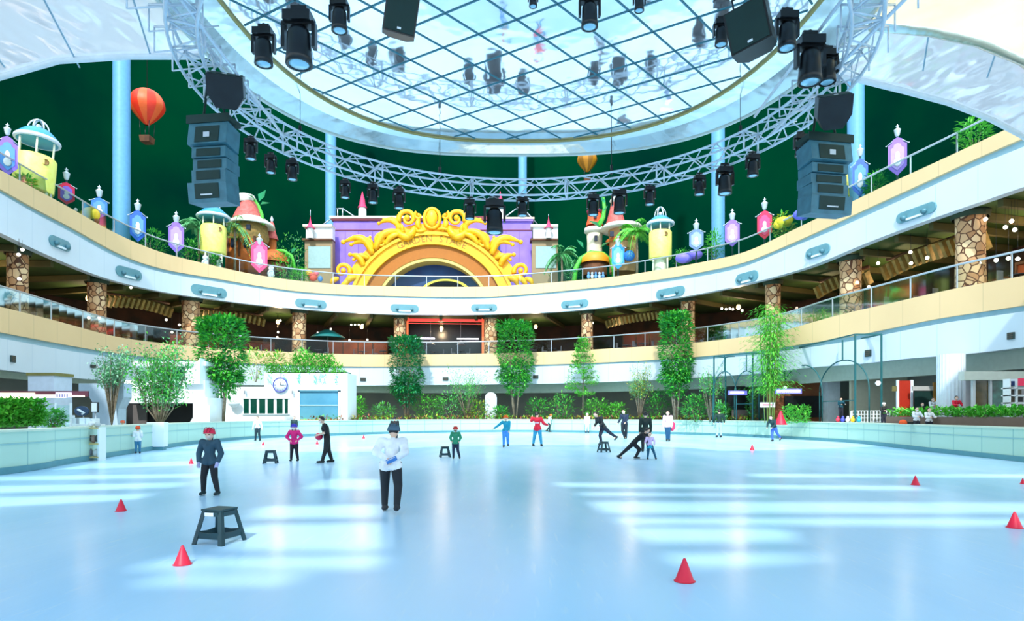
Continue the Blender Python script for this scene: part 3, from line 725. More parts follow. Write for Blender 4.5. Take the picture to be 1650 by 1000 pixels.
# tall pale columns that rise behind the gallery edge
for x, wpx, off, lb in ((196,25,3.5,'tall pale blue column nearest the left balloon'),(533,17,12.5,'pale blue column left of the lilac wall'),(842,14,15,'thin pale blue column at the middle of the far side'),(1157,21,5,'pale blue column crossed by the right part of the truss'),(1379,25,4,'pale blue column behind the right speaker column')):
    D = DD(x, off); p = W(x, 0, D); p.z = FZ(x)-.05; r = wpx*D/2000
    t = thing('round_column', lb, 'column', p); t['group'] = 'pale columns behind the upper gallery'
    mb = MB(); mb.lathe([(r,0),(r,36)], n=28); mb.build('shaft', M_pale_col, t)
    mb = MB(); mb.lathe([(r*1.25,0),(r*1.25,.3),(r*1.05,.45),(r,.45)], n=28); mb.build('base', M_pale_col, t)

# balloons
def balloon(x, y, r, D, c1, c2, label, by):
    p = W(x, by, D); t = thing('hot_air_balloon', label, 'balloon', p); R_ = r*D/1000; zc = W(x, y, D).z-p.z
    mb = MB(); prof = [(R_*math.sin(a)*(1 if a < 1.7 else max(.12,1-(a-1.7)*.55)), zc+R_*math.cos(a)*(1 if a < 1.7 else 1.25)) for a in np.linspace(0.01, 2.9, 22)]
    n = 24
    for g_ in range(12):
        mb.cur = g_ % 2; mb.lathe(prof, n=3, a0=2*PI*g_/12, a1=2*PI*(g_+1)/12)
    mb.cur = 0; mb.build('envelope', [mat('balloon_a'+label[:6], c1, .5), mat('balloon_b'+label[:6], c2, .5)], t)
    mb = MB(); k = R_*.28; mb.box((0,0,.0+k*.5), (k*2,k*2,k*1.3), taper=1.15); mb.build('basket', M_brown, t)
    for sx in (-1,1):
        for sy in (-1,1): mb = MB(); mb.rod((sx*k*.9, sy*k*.9, k), (sx*R_*.3, sy*R_*.3, zc-R_*1.05), .03, 4); mb.build('rope', M_black, t)
    mb = MB(); mb.rod((0,0,zc+R_), (0,0,48-p.z), .03, 4); mb.build('suspension_cable', M_black, t)
balloon(237,170,26,60,(232,50,20),(236,96,40),'red and orange balloon hanging right of the left column',229)
balloon(946,258,16,74,(196,130,20),(150,100,20),'ochre balloon half hidden below the mirrored ring',292)
balloon(944,234,17,84,(180,120,30),(160,96,20),'dull gold balloon behind the ochre one at the ring edge',262) if 0 else None

# golden arch stage
s_ = .069; AD = 69.0
ac = W(697, 512, AD); A0 = thing('golden_arch', 'big golden stage arch with scrolled leaves at the far upper gallery', 'stage arch', (ac.x, AD, FZ(697)))
cz = ac.z-FZ(697)
MX = Matrix.Translation((0,0,cz)) @ Matrix.Rotation(PI/2, 4, 'X')
def arc(r0, r1, a0, a1, n=40):
    return [(r1*math.cos(t), r1*math.sin(t)) for t in np.linspace(a0, a1, n)]+[(r0*math.cos(t), r0*math.sin(t)) for t in np.linspace(a1, a0, n)]
px_ = lambda v: v*s_
aa = R(20)
def ring_poly(name, r0, r1, h0, h1, m, par=A0): mb = MB(); mb.prism(arc(px_(r0), px_(r1), aa, PI-aa), h0, h1, MX); return mb.build(name, m, par)
ring_poly('inscribed_band', 119, 133, -.5, .35, M_gold)
ring_poly('outer_moulding', 132, 137, -.5, .6, M_gold)
ring_poly('inner_moulding', 117, 120, -.5, .5, M_gold)
ring_poly('reveal', 97, 118, -1.8, .1, M_gold_d)
ring_poly('reveal_moulding', 92, 97.5, -1.9, .0, mat('pale_gold', (240,210,110), .5))
mb = MB(); txt = 'GARDEN STAGE'
for k, ch in enumerate(txt):
    if ch == ' ': continue
    a = R(90+24)-R(48)*k/(len(txt)-1); text_mesh(ch, 1.0, MX @ Matrix.Rotation(a-PI/2, 4, 'Z') @ Matrix.Translation((0, px_(126), .36)), mb, .03)
mb.build('lettering', mat('letter_ochre', (170,120,16), .5), A0)
def spiral(mb, cx, cy, r, a0, turns, th, cw=1, zz=.5, n=26):
    pts, rs = [], []
    for i in range(n):
        f = i/(n-1); a = a0+cw*turns*2*PI*f; q = r*(1-f)**.8+r*.12; pts.append(MX @ Vector((cx+q*math.cos(a), cy+q*math.sin(a), zz))); rs.append(th*(1-.55*f))
    mb.tube(pts, rs, 8); mb.ball(pts[-1], th*1.1)
def acanth(mb, p0, p1, bend, th, zz=.5):
    p0 = Vector(p0); p1 = Vector(p1); d = p1-p0; n = Vector((-d.y, d.x)); pts, rs = [], []
    for i in range(12):
        f = i/11; q = p0+d*f+n*bend*math.sin(PI*f); pts.append(MX @ Vector((q.x, q.y, zz+.15*math.sin(PI*f)))); rs.append(th*(.35+.9*math.sin(PI*min(1, f*.85+.15))))
    mb.tube(pts, rs, 8); mb.ball(pts[-1], th*.8)
G = lambda x, y: (px_(x-697), px_(512-y))
for sg in (-1, 1):
    def Q(x, y): p = G(x, y); return (p[0]*(-sg), p[1])
    # coordinates below are those of the left half; sg=1 mirrors
    mb = MB()
    c = Q(658,355); spiral(mb, c[0], c[1], px_(13), R(200) if sg < 0 else R(-20), 1.25, .30, -1 if sg < 0 else 1, .6)
    acanth(mb, Q(670,368), Q(646,380), .3*(-sg), .34); acanth(mb, Q(640,374), Q(672,372), .35*sg, .36, .45)
    mb.build('large_scroll', M_gold, A0)
    mb = MB()
    for (a, b, bd, th) in (((648,372),(612,362),.25,.26),((644,374),(620,356),.3,.24),((642,372),(632,354),.2,.22),((650,376),(646,362),.1,.18)): acanth(mb, Q(*a), Q(*b), bd*sg, th)
    mb.build('leaf_spray', M_gold, A0)
    mb = MB(); c = Q(617,390); spiral(mb, c[0], c[1], px_(12), R(30) if sg < 0 else R(150), 1.1, .27, 1 if sg < 0 else -1)
    acanth(mb, Q(606,404), Q(650,374), .22*(-sg), .34); acanth(mb, Q(622,396), Q(655,380), .18*(-sg), .26); acanth(mb, Q(604,408), Q(598,384), .2*(-sg), .22); mb.build('side_scroll', M_gold, A0)
    mb = MB()
    for (a, b, bd, th) in (((602,412),(555,392),-.32,.34),((602,408),(568,396),-.3,.28),((603,403),(577,391),-.25,.24),((602,398),(588,386),-.2,.2),((596,418),(572,420),-.2,.26)): acanth(mb, Q(*a), Q(*b), bd*sg*(-1), th)
    acanth(mb, Q(588,430), Q(566,412), .2*sg, .3); mb.build('wing_scroll', M_gold, A0)
    mb = MB(); c = Q(554,438); spiral(mb, c[0], c[1], px_(11), R(-20) if sg < 0 else R(200), 1.1, .28, 1 if sg < 0 else -1)
    acanth(mb, Q(575,448), Q(560,462), .2*sg, .3); acanth(mb, Q(548,450), Q(536,462), .2*sg, .24); acanth(mb, Q(566,446), Q(544,466), .15, .26); mb.build('foot_scroll', M_gold, A0)
    mb = MB(); c = Q(676,350); spiral(mb, c[0], c[1], px_(6), R(120) if sg < 0 else R(60), .9, .2, 1 if sg < 0 else -1, .6); acanth(mb, Q(676,356), Q(680,372), .2*sg, .26); acanth(mb, Q(688,372), Q(668,374), .1, .16, .5); mb.build('crest_scroll', M_gold, A0)
mb = MB(); c = G(697,354); p = MX @ Vector((c[0], c[1], .6)); mb.ball(p, (.62,.4,.92), 20, 14)
mb.tube([MX @ Vector((c[0]+.86*math.cos(a), c[1]+1.08*math.sin(a), .5)) for a in np.linspace(0, 2*PI, 24, endpoint=False)], .2, 8, closed=True); mb.build('medallion', M_gold, A0)
mb = MB(); mb.prism([(px_(v)*math.cos(t), px_(v)*math.sin(t)) for v, ts in ((152, np.linspace(R(25), R(155), 30)),) for t in ts]+[(px_(130)*math.cos(t), px_(130)*math.sin(t)) for t in np.linspace(R(155), R(25), 30)], -.4, .25, MX); mb.build('backing_plate', M_gold, A0)
# stage behind the arch
t = thing('stage_backdrop', 'dark blue stage recess inside the golden arch', 'stage', (ac.x, AD+1.0, FZ(697)))
mb = MB(); mb.box((0,1,3.2),(15,.2,6.4)); mb.build('blue_curtain', mat('midnight_blue', (8,50,110), .6, var=(6,80,140), scale=.4), t)
mb = MB(); mb.box((0,-.2,.25),(14,2.2,.5)); mb.build('stage_floor', M_brown, t)
t = thing('stage_set', 'small aqua and yellow rainbow set on the stage under the arch', 'stage set', (W(718,0,AD+1.2).x, AD+1.2, FZ(697)))
for r0, c_ in ((2.6,(240,220,60)),(2.25,(40,190,190)),(1.9,(120,210,240)),(1.5,(190,230,250))):
    mb = MB(); mb.prism([(r0*math.cos(a)*1.1, r0*math.sin(a)*.62) for a in np.linspace(0, PI, 24)], -.1-r0*.05, .1, Matrix.Rotation(PI/2, 4, 'X') @ Matrix.Translation((0,.3,0))); mb.build('arch_panel', mat('set_'+str(c_), c_, .5), t)

# lilac facade and side wings
FD = 72.0
def blk(t, name, x0, x1, y0, y1, D, m, dep=1.0, proud=0):
    a, b = W(x0, y0, D), W(x1, y1, D); mb = MB(); mb.box(((a.x+b.x)/2, D+dep/2-proud, (a.z+b.z)/2), (b.x-a.x, dep, a.z-b.z)); o = mb.build(name, m, t)
    if t: o.matrix_parent_inverse = Matrix.Translation(-t.location)
    return o
def th(name, label, cat, x, D, z=None, group=None):
    return thing(name, label, cat, (W(x, 0, D).x, D, FZ(x) if z is None else z), group=group)
t = th('stage_facade', 'lilac stage facade with maroon cornice behind the golden arch', 'facade', 697, FD)
blk(t, 'wall', 537, 690, 356, 466, FD, M_purple, 1); blk(t, 'wall', 700, 857, 356, 466, FD, M_purple, 1); blk(t, 'wall', 690, 700, 366, 466, FD+.3, M_purple, .6)
blk(t, 'cornice', 532, 690, 349, 352.5, FD, mat('cream_cap',(236,214,196)), 1.6, .3); blk(t, 'cornice', 535, 690, 352.5, 356, FD, M_maroon, 1.4, .2)
blk(t, 'cornice', 795, 861, 351, 354, FD, mat('cream_cap',(236,214,196)), 1.6, .35); blk(t, 'cornice', 745, 795, 349, 355, FD+.5, M_maroon, 1.2, .2); blk(t, 'cornice', 797, 859, 354, 357, FD, M_purple, 1.4, .25)
blk(t, 'moulding', 537, 857, 370, 371.5, FD, M_maroon, .2, .08)
for x in (556, 577, 600, 815, 836): blk(t, 'pilaster_joint', x, x+.8, 372, 466, FD, mat('deep_lilac',(120,80,190)), .1, .03)
def wing(x0, x1, xt, label, ytop):
    t = th('stage_wing', label, 'wing building', (x0+x1)/2, 70)
    blk(t, 'cornice', x0-2, x1, 362, 366, 70, M_cream, 1.4, .3); blk(t, 'attic', x0+2, x1, 366, 385, 70, mat('white_stucco',(232,236,236)), 1)
    blk(t, 'ledge', x0-3, x1, 385, 388, 70, M_brown, 1.5, .35); blk(t, 'wall', x0, x1, 388, 466, 70, mat('taupe_stucco',(150,130,96)), 1)
    blk(t, 'window_panel', x0+6, x1-3, 397, 432, 70, mat('misty_glass',(150,184,184), .15), .2, .08)
    tt = th('turret', label.replace('cream wing', 'small turret with pink cone roof on the').split(' with grey')[0], 'turret', xt, 69.4, W(xt, 384, 69.4).z)
    s = .0694; H = 384-ytop
    mb = MB(); mb.lathe([(5*s,0),(4.4*s,.3),(4.2*s,13*s),(5.2*s,14*s),(5.2*s,17*s),(0,17*s)], n=14); mb.build('drum', mat('white_stucco',(232,236,236)), tt)
    mb = MB(); mb.lathe([(7.5*s,16*s),(4*s,20*s),(1.8*s,26*s),(.6*s,32*s),(.1*s,38*s)], n=14); mb.build('cone_roof', M_pink, tt)
    mb = MB(); mb.rod((0,0,36*s),(0,0,H*s*1.0),.04,5); mb.build('spike', M_finial, tt)
wing(491, 536, 500, 'cream wing left of the lilac facade with grey window', 338)
wing(857, 899, 884, 'cream wing right of the lilac facade with grey window', 345)
for x, yb, lb in ((584,352,'turret with pink cone roof standing on the lilac facade, left'),(806,352,'turret with pink cone roof standing on the lilac facade, behind the truss')):
    tt = th('turret', lb, 'turret', x, FD+.5, W(x, yb, FD+.5).z); s = .0725
    mb = MB(); mb.lathe([(7*s,0),(6.4*s,4*s),(6*s,18*s),(0,18*s)], n=14); mb.build('drum', mat('white_stucco',(232,236,236)), tt)
    mb = MB(); mb.lathe([(7.5*s,17*s),(5*s,22*s),(4*s,30*s),(.2*s,44*s)], n=14); mb.build('cone_roof', M_pink, tt)
t = th('rooftop_frame', 'white roof frame with sloping braces above the right of the lilac facade', 'frame', 835, FD+.5, W(835,352,FD+.5).z)
mb = MB(); s = .0725
for a, b in (((-25,0),(-25,28)),((12,0),(12,20)),((-25,0),(0,18)),((0,18),(12,20)),((12,12),(32,-10))): mb.rod((a[0]*s,0,a[1]*s),(b[0]*s,0,b[1]*s),.07,6)
mb.build('brace', M_steel, t)
t = th('rooftop_frame', 'white roof frame with sloping brace above the left end of the lilac facade', 'frame', 548, FD+.5, W(548,350,FD+.5).z)
mb = MB()
for a, b in (((-4,0),(-4,14)),((4,0),(4,14)),((-6,14),(6,14)),((4,14),(24,1)),((-14,-2),(-34,-16))): mb.rod((a[0]*s,0,a[1]*s),(b[0]*s,0,b[1]*s),.07,6)
mb.build('brace', M_steel, t)

# fantasy huts
def hut(x, label, parts, off):
    D = DD(x, off); t = th('fantasy_hut', label, 'hut', x, D); s = D/1000
    for nm, dx, prof, m in parts:
        mb = MB(); mb.lathe([(r*s, W(x, y, D).z-FZ(x)) for r, y in prof], c=(dx*s, 0, 0), n=20); mb.build(nm, m, t)
M_or = mat('orange_timber', (206,110,36), .7, var=(150,80,30), scale=1); M_thatch = mat('thatch', (150,120,60), .8, var=(110,96,50)); M_rose = mat('rose_shingle', (214,110,104), .7, var=(190,84,80)); M_brim = mat('snowy_brim', (226,226,214), .7)
hut(398,'left hut with rose shingle roof and orange timber walls beside the small tower',[
 ('wall',0,[(0,440),(32,440),(32,412),(30,388),(0,388)],M_or),('upper_wall',4,[(28,392),(30,384),(27,362),(0,360)],M_thatch),('brim',6,[(0,350),(22,352),(36,362),(37,366),(30,364),(0,362)],M_brim),
 ('roof',2,[(24,354),(20,345),(14,332),(11,325),(0,325)],M_rose),('cap',-2,[(12,327),(17,322),(13,315),(0,313)],M_brim),('porch_roof',44,[(22,424),(20,412),(10,404),(0,403)],M_or),('porch_wall',44,[(19,440),(19,424),(0,424)],M_brown)],5)
hut(438,'small rose cone spire right of the left hut',[('cone_roof',0,[(10,386),(6,374),(4,362),(1,356)],M_rose),('wall',0,[(7,440),(7,386),(0,386)],M_or),('finial',0,[(.8,358),(3,354),(.6,348)],M_finial)],5.5)
hut(958,'orange round tower of the right hut under the truss lamps',[('upper_wall',0,[(14,364),(11,352),(11,343),(0,343)],mat('coral_wall',(240,96,50),.6)),('brim',0,[(0,364),(16,368),(17,374),(13,376)],M_brim),('wall',0,[(13,440),(12,392),(13,374),(0,374)],M_cream),('battlement',0,[(12,344),(13,340),(10,339)],M_maroon)],5)
hut(994,'right hut with pink cone roof and wide cream brim',[('roof',-2,[(16,362),(12,348),(9,336),(7,326),(0,324)],M_rose),('cap',-3,[(6,328),(9,324),(5,318),(0,318)],M_brim),('brim',8,[(0,358),(30,364),(36,371),(28,372),(0,372)],M_brim),('wall',10,[(22,440),(22,388),(24,371),(0,371)],mat('sand_wall',(206,160,110),.7)),('band',8,[(25,392),(26,388),(23,386)],M_or)],5)
hut(958,'orange pumpkin shaped booth roof wrapped by a green vine',[('roof',0,[(24,425),(25,418),(18,410),(8,407),(0,407)],mat('amber_roof',(236,150,30),.5)),('wall',0,[(20,445),(20,425),(0,425)],M_brown)],2.2)
def hutbits(x, label_of, off, items):
    D = DD(x, off); t = [o for o in COL.objects if o.get('label') == label_of][0]; s = D/1000
    for nm, dx, y, w_, h_, fr, m in items:
        mb = MB(); mb.box((dx*s, -math.sqrt(max(0, fr*fr-dx*dx))*s-.05, W(x, y, D).z-FZ(x)), (w_*s, .3, h_*s)); mb.build(nm, m, t)
M_pane = mat('hut_pane', (30,40,60), .2)
hutbits(398, 'left hut with rose shingle roof and orange timber walls beside the small tower', 5, [('window',-8,400,7,14,31,M_pane),('window',12,400,7,14,31,M_pane),('timber_beam',-18,404,2.5,34,31,M_brown),('timber_beam',2,404,2.5,34,31,M_brown),('timber_beam',22,404,2.5,34,31,M_brown),('window',-2,373,6,8,29,M_pane),('window',14,374,6,8,29,M_pane),('lintel',-6,391,20,2.2,31,M_yel)])
hutbits(994, 'right hut with pink cone roof and wide cream brim', 5, [('window',4,382,7,9,26,M_pane),('window',-12,384,6,8,26,M_pane),('door',10,415,9,20,26,M_brown)])
hutbits(958, 'orange round tower of the right hut under the truss lamps', 5, [('window',0,388,5,8,14,M_pane),('window',-1,353,5,6,14,M_pane)])
def vine(x, pts, rpx_, label, off, leaves=()):
    D = DD(x, off); t = th('giant_vine', label, 'vine', x, D); s = D/1000
    mb = MB(); mb.tube([((a-x)*s, 0, W(x, b, D).z-FZ(x)) for a, b in pts], [rpx_*s*(1-.5*i/len(pts)) for i in range(len(pts))], 8); mb.build('stem', M_leaf1, t)
    mb = MB()
    for (a, b, L, an) in leaves:
        c = Vector(((a-x)*s, -.1, W(x, b, D).z-FZ(x))); leaf(mb, c, Vector((math.cos(an), -.25, math.sin(an))), L*s, L*s*.6, .1)
    if leaves: mb.build('leaf', mat('mint_leaf', (70,200,140), .45), t)
vine(958,[(925,452),(928,432),(936,416),(952,406),(972,408),(984,418),(988,438),(988,450)],4,'green vine looping over the orange booth roof',1.6,[(940,400,18,2.2),(966,400,20,.6),(930,440,14,2.8)])
vine(975,[(964,364),(972,350),(974,335),(972,318)],4,'green vine climbing between the two towers of the right hut',3.5,[(972,345,14,1.2),(974,330,14,2.0),(966,366,22,2.6)])
vine(420,[(424,362),(422,345),(416,330),(410,322)],3,'green sprout with mint leaves on top of the left hut',3.5,[(414,326,20,2.3),(418,325,22,1.0),(420,330,18,.2)])
vine(470,[(445,404),(458,404),(470,412),(474,425),(476,440)],3,'green vine arching over the orange porch of the left hut',2.2,[(470,408,14,.8),(478,430,12,0)])
# palms and bushes on level three
palm(320,430,342,60,DD(320,3),FZ(320),'pale palm left of the small left tower',[M_leaf3,M_leaf3])
palm(378,430,336,56,DD(378,2.6),FZ(378),'grey green palm between the small left tower and the left hut',[M_leaf3,M_leafy])
palm(1026,430,344,72,DD(1026,2.6),FZ(1026),'bright palm between the right hut and the small right tower',[M_leaf2,M_leaf1])
palm(905,440,388,54,DD(905,4),FZ(905),'grey green palm right of the right wing',[M_leaf3,M_leaf4])
for x, yt, wpx, off, lm, lb in ((470,376,54,4,[M_leaf1,M_leaf3],'fern bush between the rose spire and the left wing'),(456,405,40,2,[M_leaf1,M_leaf2],'bright bush above the orange porch'),(245,372,46,2.5,[M_leaf4,M_leaf1],'dark bush between the blue and lilac banners'),(305,385,30,2.5,[M_leaf4,M_leaf1],'dark bush left of the small left tower'),(40,285,30,1,[M_leafy,M_leaf1],'small bush in front of the large yellow tower'),(925,420,30,2,[M_leaf4,M_leaf3],'bush left of the green vine'),(1100,402,26,2,[M_leaf1,M_leaf4],'low bush right of the small right tower'),(1150,372,24,1.2,[M_leaf1,M_leaf2],'bush at the foot of the right pale column'),(1262,344,34,1,[M_leafy,M_leaf1],'yellow green bush right of the crimson banner'),(1352,305,24,.8,[M_leaf4,M_leafy],'small bush in front of the right yellow tower'),(1410,280,30,1.2,[M_leaf4,M_leaf1],'dark bush right of the blue banner'),(1570,190,50,1,[M_leaf2,M_leaf1],'bright shrub at the top right of the gallery'),(345,412,16,.8,[M_leaf1,M_leaf4],'small plant at the foot of the small left tower'),(484,432,30,1.2,[M_leaf1,M_leaf2],'low bush left of the golden arch')):
    shrub(x, yt, wpx, DD(x, off), FZ(x), lb, lm)
# things standing by the upper rail
def lumps(name, cat, x, off, items, label):
    D = DD(x, off); t = th(name, label, cat, x, D); s = D/1000
    for nm, dx, y, r, c_ in items:
        mb = MB(); mb.ball((dx*s, -.1*abs(r[0])*s*.1, W(x, y, D).z-FZ(x)), (r[0]*s, r[0]*s*.8, r[1]*s), 14, 10); mb.build(nm, mat('lump_'+str(c_), c_, .5), t)
WHT, BLK = (236,240,244), (24,26,30)
for x, y, lb in ((331,420,'black and white bear figure at the left leg of the small tower'),(352,426,'black and white bear figure behind the left gallery rail'),(437,437,'black and white bear figure right of the pink banner')):
    lumps('bear_figure', 'figure', x, .8, [('body',0,y+4,(6,7),WHT),('head',0,y-5,(4.5,4.2),WHT),('ear',-3.4,y-9,(1.6,1.6),BLK),('ear',3.4,y-9,(1.6,1.6),BLK),('arm',-5,y+2,(2.2,4.5),BLK),('arm',5,y+2,(2.2,4.5),BLK)], lb)
lumps('pumpkin_cart', 'cart', 146, .8, [('body',0,343,(13,9),(236,206,40)),('body_rib',-9,344,(6,8),(226,190,30)),('body_rib',9,346,(6,8),(226,190,30)),('wheel',-10,352,(4,4),(120,70,30)),('wheel',10,356,(4,4),(120,70,30)),('knob',-24,338,(3,3),WHT)], 'yellow pumpkin cart at the left gallery rail')
lumps('pumpkin_cart', 'cart', 1262, .7, [('body',0,358,(14,9),(206,196,40)),('body_rib',-10,362,(6,7),(190,180,30)),('body_rib',10,354,(6,7),(190,180,30))], 'olive yellow rounded cart at the right gallery rail')
lumps('plush_booth', 'booth', 504, .8, [('body',0,446,(8,7),(240,90,70)),('top',-6,440,(5,6),(240,180,70)),('top',6,440,(4,4),(250,120,140)),('head',12,449,(4,5),(80,130,190))], 'small orange and pink booth behind the rail left of the arch')
lumps('flower_mound', 'flowers', 1300, .7, [('mound',0,340,(16,9),(110,90,220)),('mound',-12,346,(10,8),(90,100,220)),('mound',16,332,(12,8),(120,110,230))], 'violet blue mound below the right speaker column')
lumps('flower_mound', 'flowers', 1108, .7, [('mound',-6,416,(14,8),(120,110,220)),('mound',12,410,(12,8),(140,120,226))], 'violet mound right of the small right tower')
t = th('pennant_row', 'row of small blue and white figures behind the rail before the right hut', 'figures', 960, DD(960,.8))
for k in range(5):
    D = DD(960,.8); mb = MB(); mb.ball(((k-2)*6*.062, 0, W(960,445,D).z-FZ(960)), (.17,.15,.25)); mb.ball(((k-2)*6*.062, 0, W(960,440,D).z-FZ(960)), (.12,.12,.14)); mb.build('figurine', mat('fig_'+str(k%2), ((120,170,230),(230,236,250))[k%2]), t)
lumps('oval_sign', 'sign', 1014, 1.4, [('board',0,412,(9,9),(30,110,190)),('inner_board',0,412,(6,6),(120,190,230))], 'round blue sign between the sky blue banner and the small right tower')

# ------------------------------------------------------------------ railings
def railing(name, label, Z, h, off=.2):
    i0, i1 = 20, len(GX)-24
    t = thing(name, label, 'railing', (0,0,0))
    mb = MB(); rows = []
    for i in range(i0, i1):
        x, y = rp(i, off); rows.append([(x, y, Z[i]+.02), (x, y, Z[i]+h-.04)])
    mb.sweep(rows, closed=False); mb.build('glass_panel', M_glass, t)
    mb = MB(); mb.tube([(*rp(i, off), Z[i]+h) for i in range(i0, i1)], .06, 8); mb.build('handrail', M_steel, t)
    acc = 0; last = None; k = 0
    for i in range(i0, i1):
        p = Vector(rp(i, off))
        if last is not None: acc += (p-last).length
        last = p
        if acc > 2.6 and k < 95:
            acc = 0; k += 1; mb = MB(); mb.box((p.x, p.y, Z[i]+h/2), (.05, .08, h)); mb.build('post', M_steel, t)
railing('glass_railing', 'glass railing with steel handrail along the lower restaurant gallery', L_TT, 1.3)
railing('glass_railing', 'glass railing with steel handrail along the upper theme park gallery', U_TT, 1.15)

# ------------------------------------------------------------------ rounded lamp niches on the upper fascia, square vents below
M_niche = mat('niche_teal', (98,150,162), .4)
def oriented(name, label, cat, x, y, off, group):
    p, a = rpx(x, off); D = p.y; q = W(x, y, D); t = thing(name, label, cat, (p.x, p.y, q.z), a); t['group'] = group; return t, D
for x, y, wp, hp in ((97,392,36,22),(208,440,36,18),(337,469,42,16),(501,489,43,13),(652,496.5,44,12),(780,495.5,42,11),(926,489.5,42,12),(1080,471,40,15),(1203,447,34,18),(1317,405,36,24),(1475,343,52,34)):
    t, D = oriented('niche_lamp', f'x', 'wall light', x, y, .06, 'rounded niches on the upper white fascia')
    k = {97:'first from the left edge',208:'second from the left edge',337:'above the left dense tree',501:'left of the golden arch foot',652:'below the left half of the golden arch',780:'below the right half of the golden arch',926:'right of the golden arch foot',1080:'below the right small yellow tower',1203:'third from the right edge',1317:'second from the right edge',1475:'nearest the right edge, largest of all'}[x]
    t['label'] = f'rounded teal niche on the upper fascia, {k}'
    c = abs(math.cos(t.rotation_euler.z-math.atan2(0,1))); w_ = wp*D/1000/max(.72, c); h_ = min(hp, 17)*D/1000
    r = h_/2; pl = [(w_/2-r+r*math.cos(a), r*math.sin(a)) for a in np.linspace(-PI/2, PI/2, 9)]+[(-w_/2+r+r*math.cos(a), r*math.sin(a)) for a in np.linspace(PI/2, 3*PI/2, 9)]
    mb = MB(); mb.prism(pl, -.05, .09, Matrix.Rotation(PI/2, 4, 'X')); mb.build('niche', M_niche, t)
    for s in (-1, 1):
        mb = MB(); mb.tube([(s*w_*.26, -.08, -.05), (s*w_*.26, -.3, -.16)], [.12,.15], 10); mb.build('nozzle', mat('nozzle_teal', (80,134,150), .4), t)
    mb = MB(); mb.box((0,-.12,-r*.75), (w_*.42, .12, r*.35)); mb.build('white_sill', M_white, t)
for x, y, k in ((22,578,'near the left edge'),(151,590,'behind the left airy tree'),(585,611,'right of the clock building'),(718,610,'right of the dark green tree'),(863,607,'right of the middle dense tree'),(1398,569,'right of the big arch frame'),(1628,541,'near the right edge')):
    t, D = oriented('square_vent', f'small dark vent on the lower white fascia {k}', 'vent', x, y, .04, 'dark vents on the lower white fascia')
    wv = (11 if x in (22,151,1398,1628) else 9)*D/1000; hv = (11 if x in (22,1398,1628) else 5.5)*D/1000
    mb = MB(); mb.box((0,0,0),(wv,.1,hv)); mb.build('frame', mat('vent_dark', (44,66,62), .6), t)
    mb = MB(); 
    for q in range(3): mb.box((0,-.06,(q-1)*hv*.28),(wv*.75,.03,hv*.1))
    mb.build('slat', mat('vent_slat', (90,80,70), .6), t)

# ------------------------------------------------------------------ restaurant level
def LZ(x): return zat(L_TT, x)-.12
ORD = ('first','second','third','fourth','fifth','sixth','seventh','eighth','ninth','tenth','eleventh','twelfth','thirteenth')
SCX = (68,183,322,487,645,788,937,1092,1222,1342,1530)
def bayof(x):
    k = sum(1 for c in SCX if c < x)
    return 'left of the first stone column' if k == 0 else 'right of the last stone column' if k == 11 else f'between the {ORD[k-1]} and {ORD[k]} stone columns'
def ordered(xs):
    cnt = {}; out = {}
    for i, x in sorted(enumerate(xs), key=lambda p: p[1]): b = bayof(x); out[i] = (b, ORD[cnt.get(b, 0)]); cnt[b] = cnt.get(b, 0)+1
    return out
names = {68:'first from the left edge',183:'second from the left edge',322:'behind the left dense tree',487:'left of the green parasol',645:'left of the red framed bar front',788:'right of the red framed bar front',937:'above the tiered tree',1092:'above the right dense tree',1222:'behind the bamboo',1342:'second from the right edge',1530:'nearest the right edge'}
for x, wp in ((68,32),(183,30),(322,30),(487,24),(645,21),(788,23),(937,21),(1092,24),(1222,26),(1342,36),(1530,46)):
    p, a = rpx(x, 1.5); D = p.y; p.z = LZ(x); zt = zat(U_WB, x)+.1-p.z; r = wp*D/2000*.92
    t = thing('stone_column', f'cobbled stone column on the restaurant gallery, {names[x]}', 'column', p, group='stone columns of the restaurant gallery')
    mb = MB(); mb.lathe([(r*1.12,0),(r,.5),(r*.94,zt*.6),(r,zt)], n=18); mb.build('shaft', M_stone, t)
    mb = MB(); mb.lathe([(r*1.2,zt-.35),(r*1.3,zt-.1),(r*1.3,zt),(r,zt)], n=18); mb.build('capital', mat('dark_capital', (40,56,36), .8), t)
def bay(name, cat, label, x0, x1, off, z0, z1, m, dep=.2, part='panel'):
    a, _ = rpx(x0, off); b, _ = rpx(x1, off); c = (a+b)/2; d = b-a; an = math.atan2(d.y, d.x)
    t = thing(name, label, cat, (c.x, c.y, LZ((x0+x1)/2)), an)
    mb = MB(); mb.box((0,0,(z0+z1)/2), (d.length, dep, z1-z0)); mb.build(part, m, t); return t, d.length
WO = mat('warm_orange_wall', (176,84,30), .7, var=(120,56,24), scale=.8); RB = mat('red_brown_wall', (120,46,24), .7, var=(84,36,20), scale=.8); OL = mat('olive_wall', (84,90,34), .8, var=(60,60,24), scale=.8)
bays = ((205,300,8,0,2.3,RB,'red brown wall behind the second and third stone columns'),(340,400,8.5,0,2.2,WO,'brown orange wall right of the third stone column'),(408,470,9,0,2,RB,'dark red wall left of the fourth stone column'),(545,630,8,0,2.5,WO,'orange timber wall right of the green parasol'),(955,1060,8.5,0,2.7,RB,'red brown wall right of the tiered tree'),(1115,1205,8,0,2.4,WO,'orange brown wall left of the bamboo'),(1500,1650,6.5,.4,2.3,WO,'lit orange timber wall near the right edge'),(20,150,9,0,2.2,RB,'dark red wall behind the first stone column'),(1380,1490,9,0,2.2,OL,'olive wall between the two rightmost stone columns'),(1240,1330,9,0,1.7,RB,'dark brown wall right of the bamboo'))
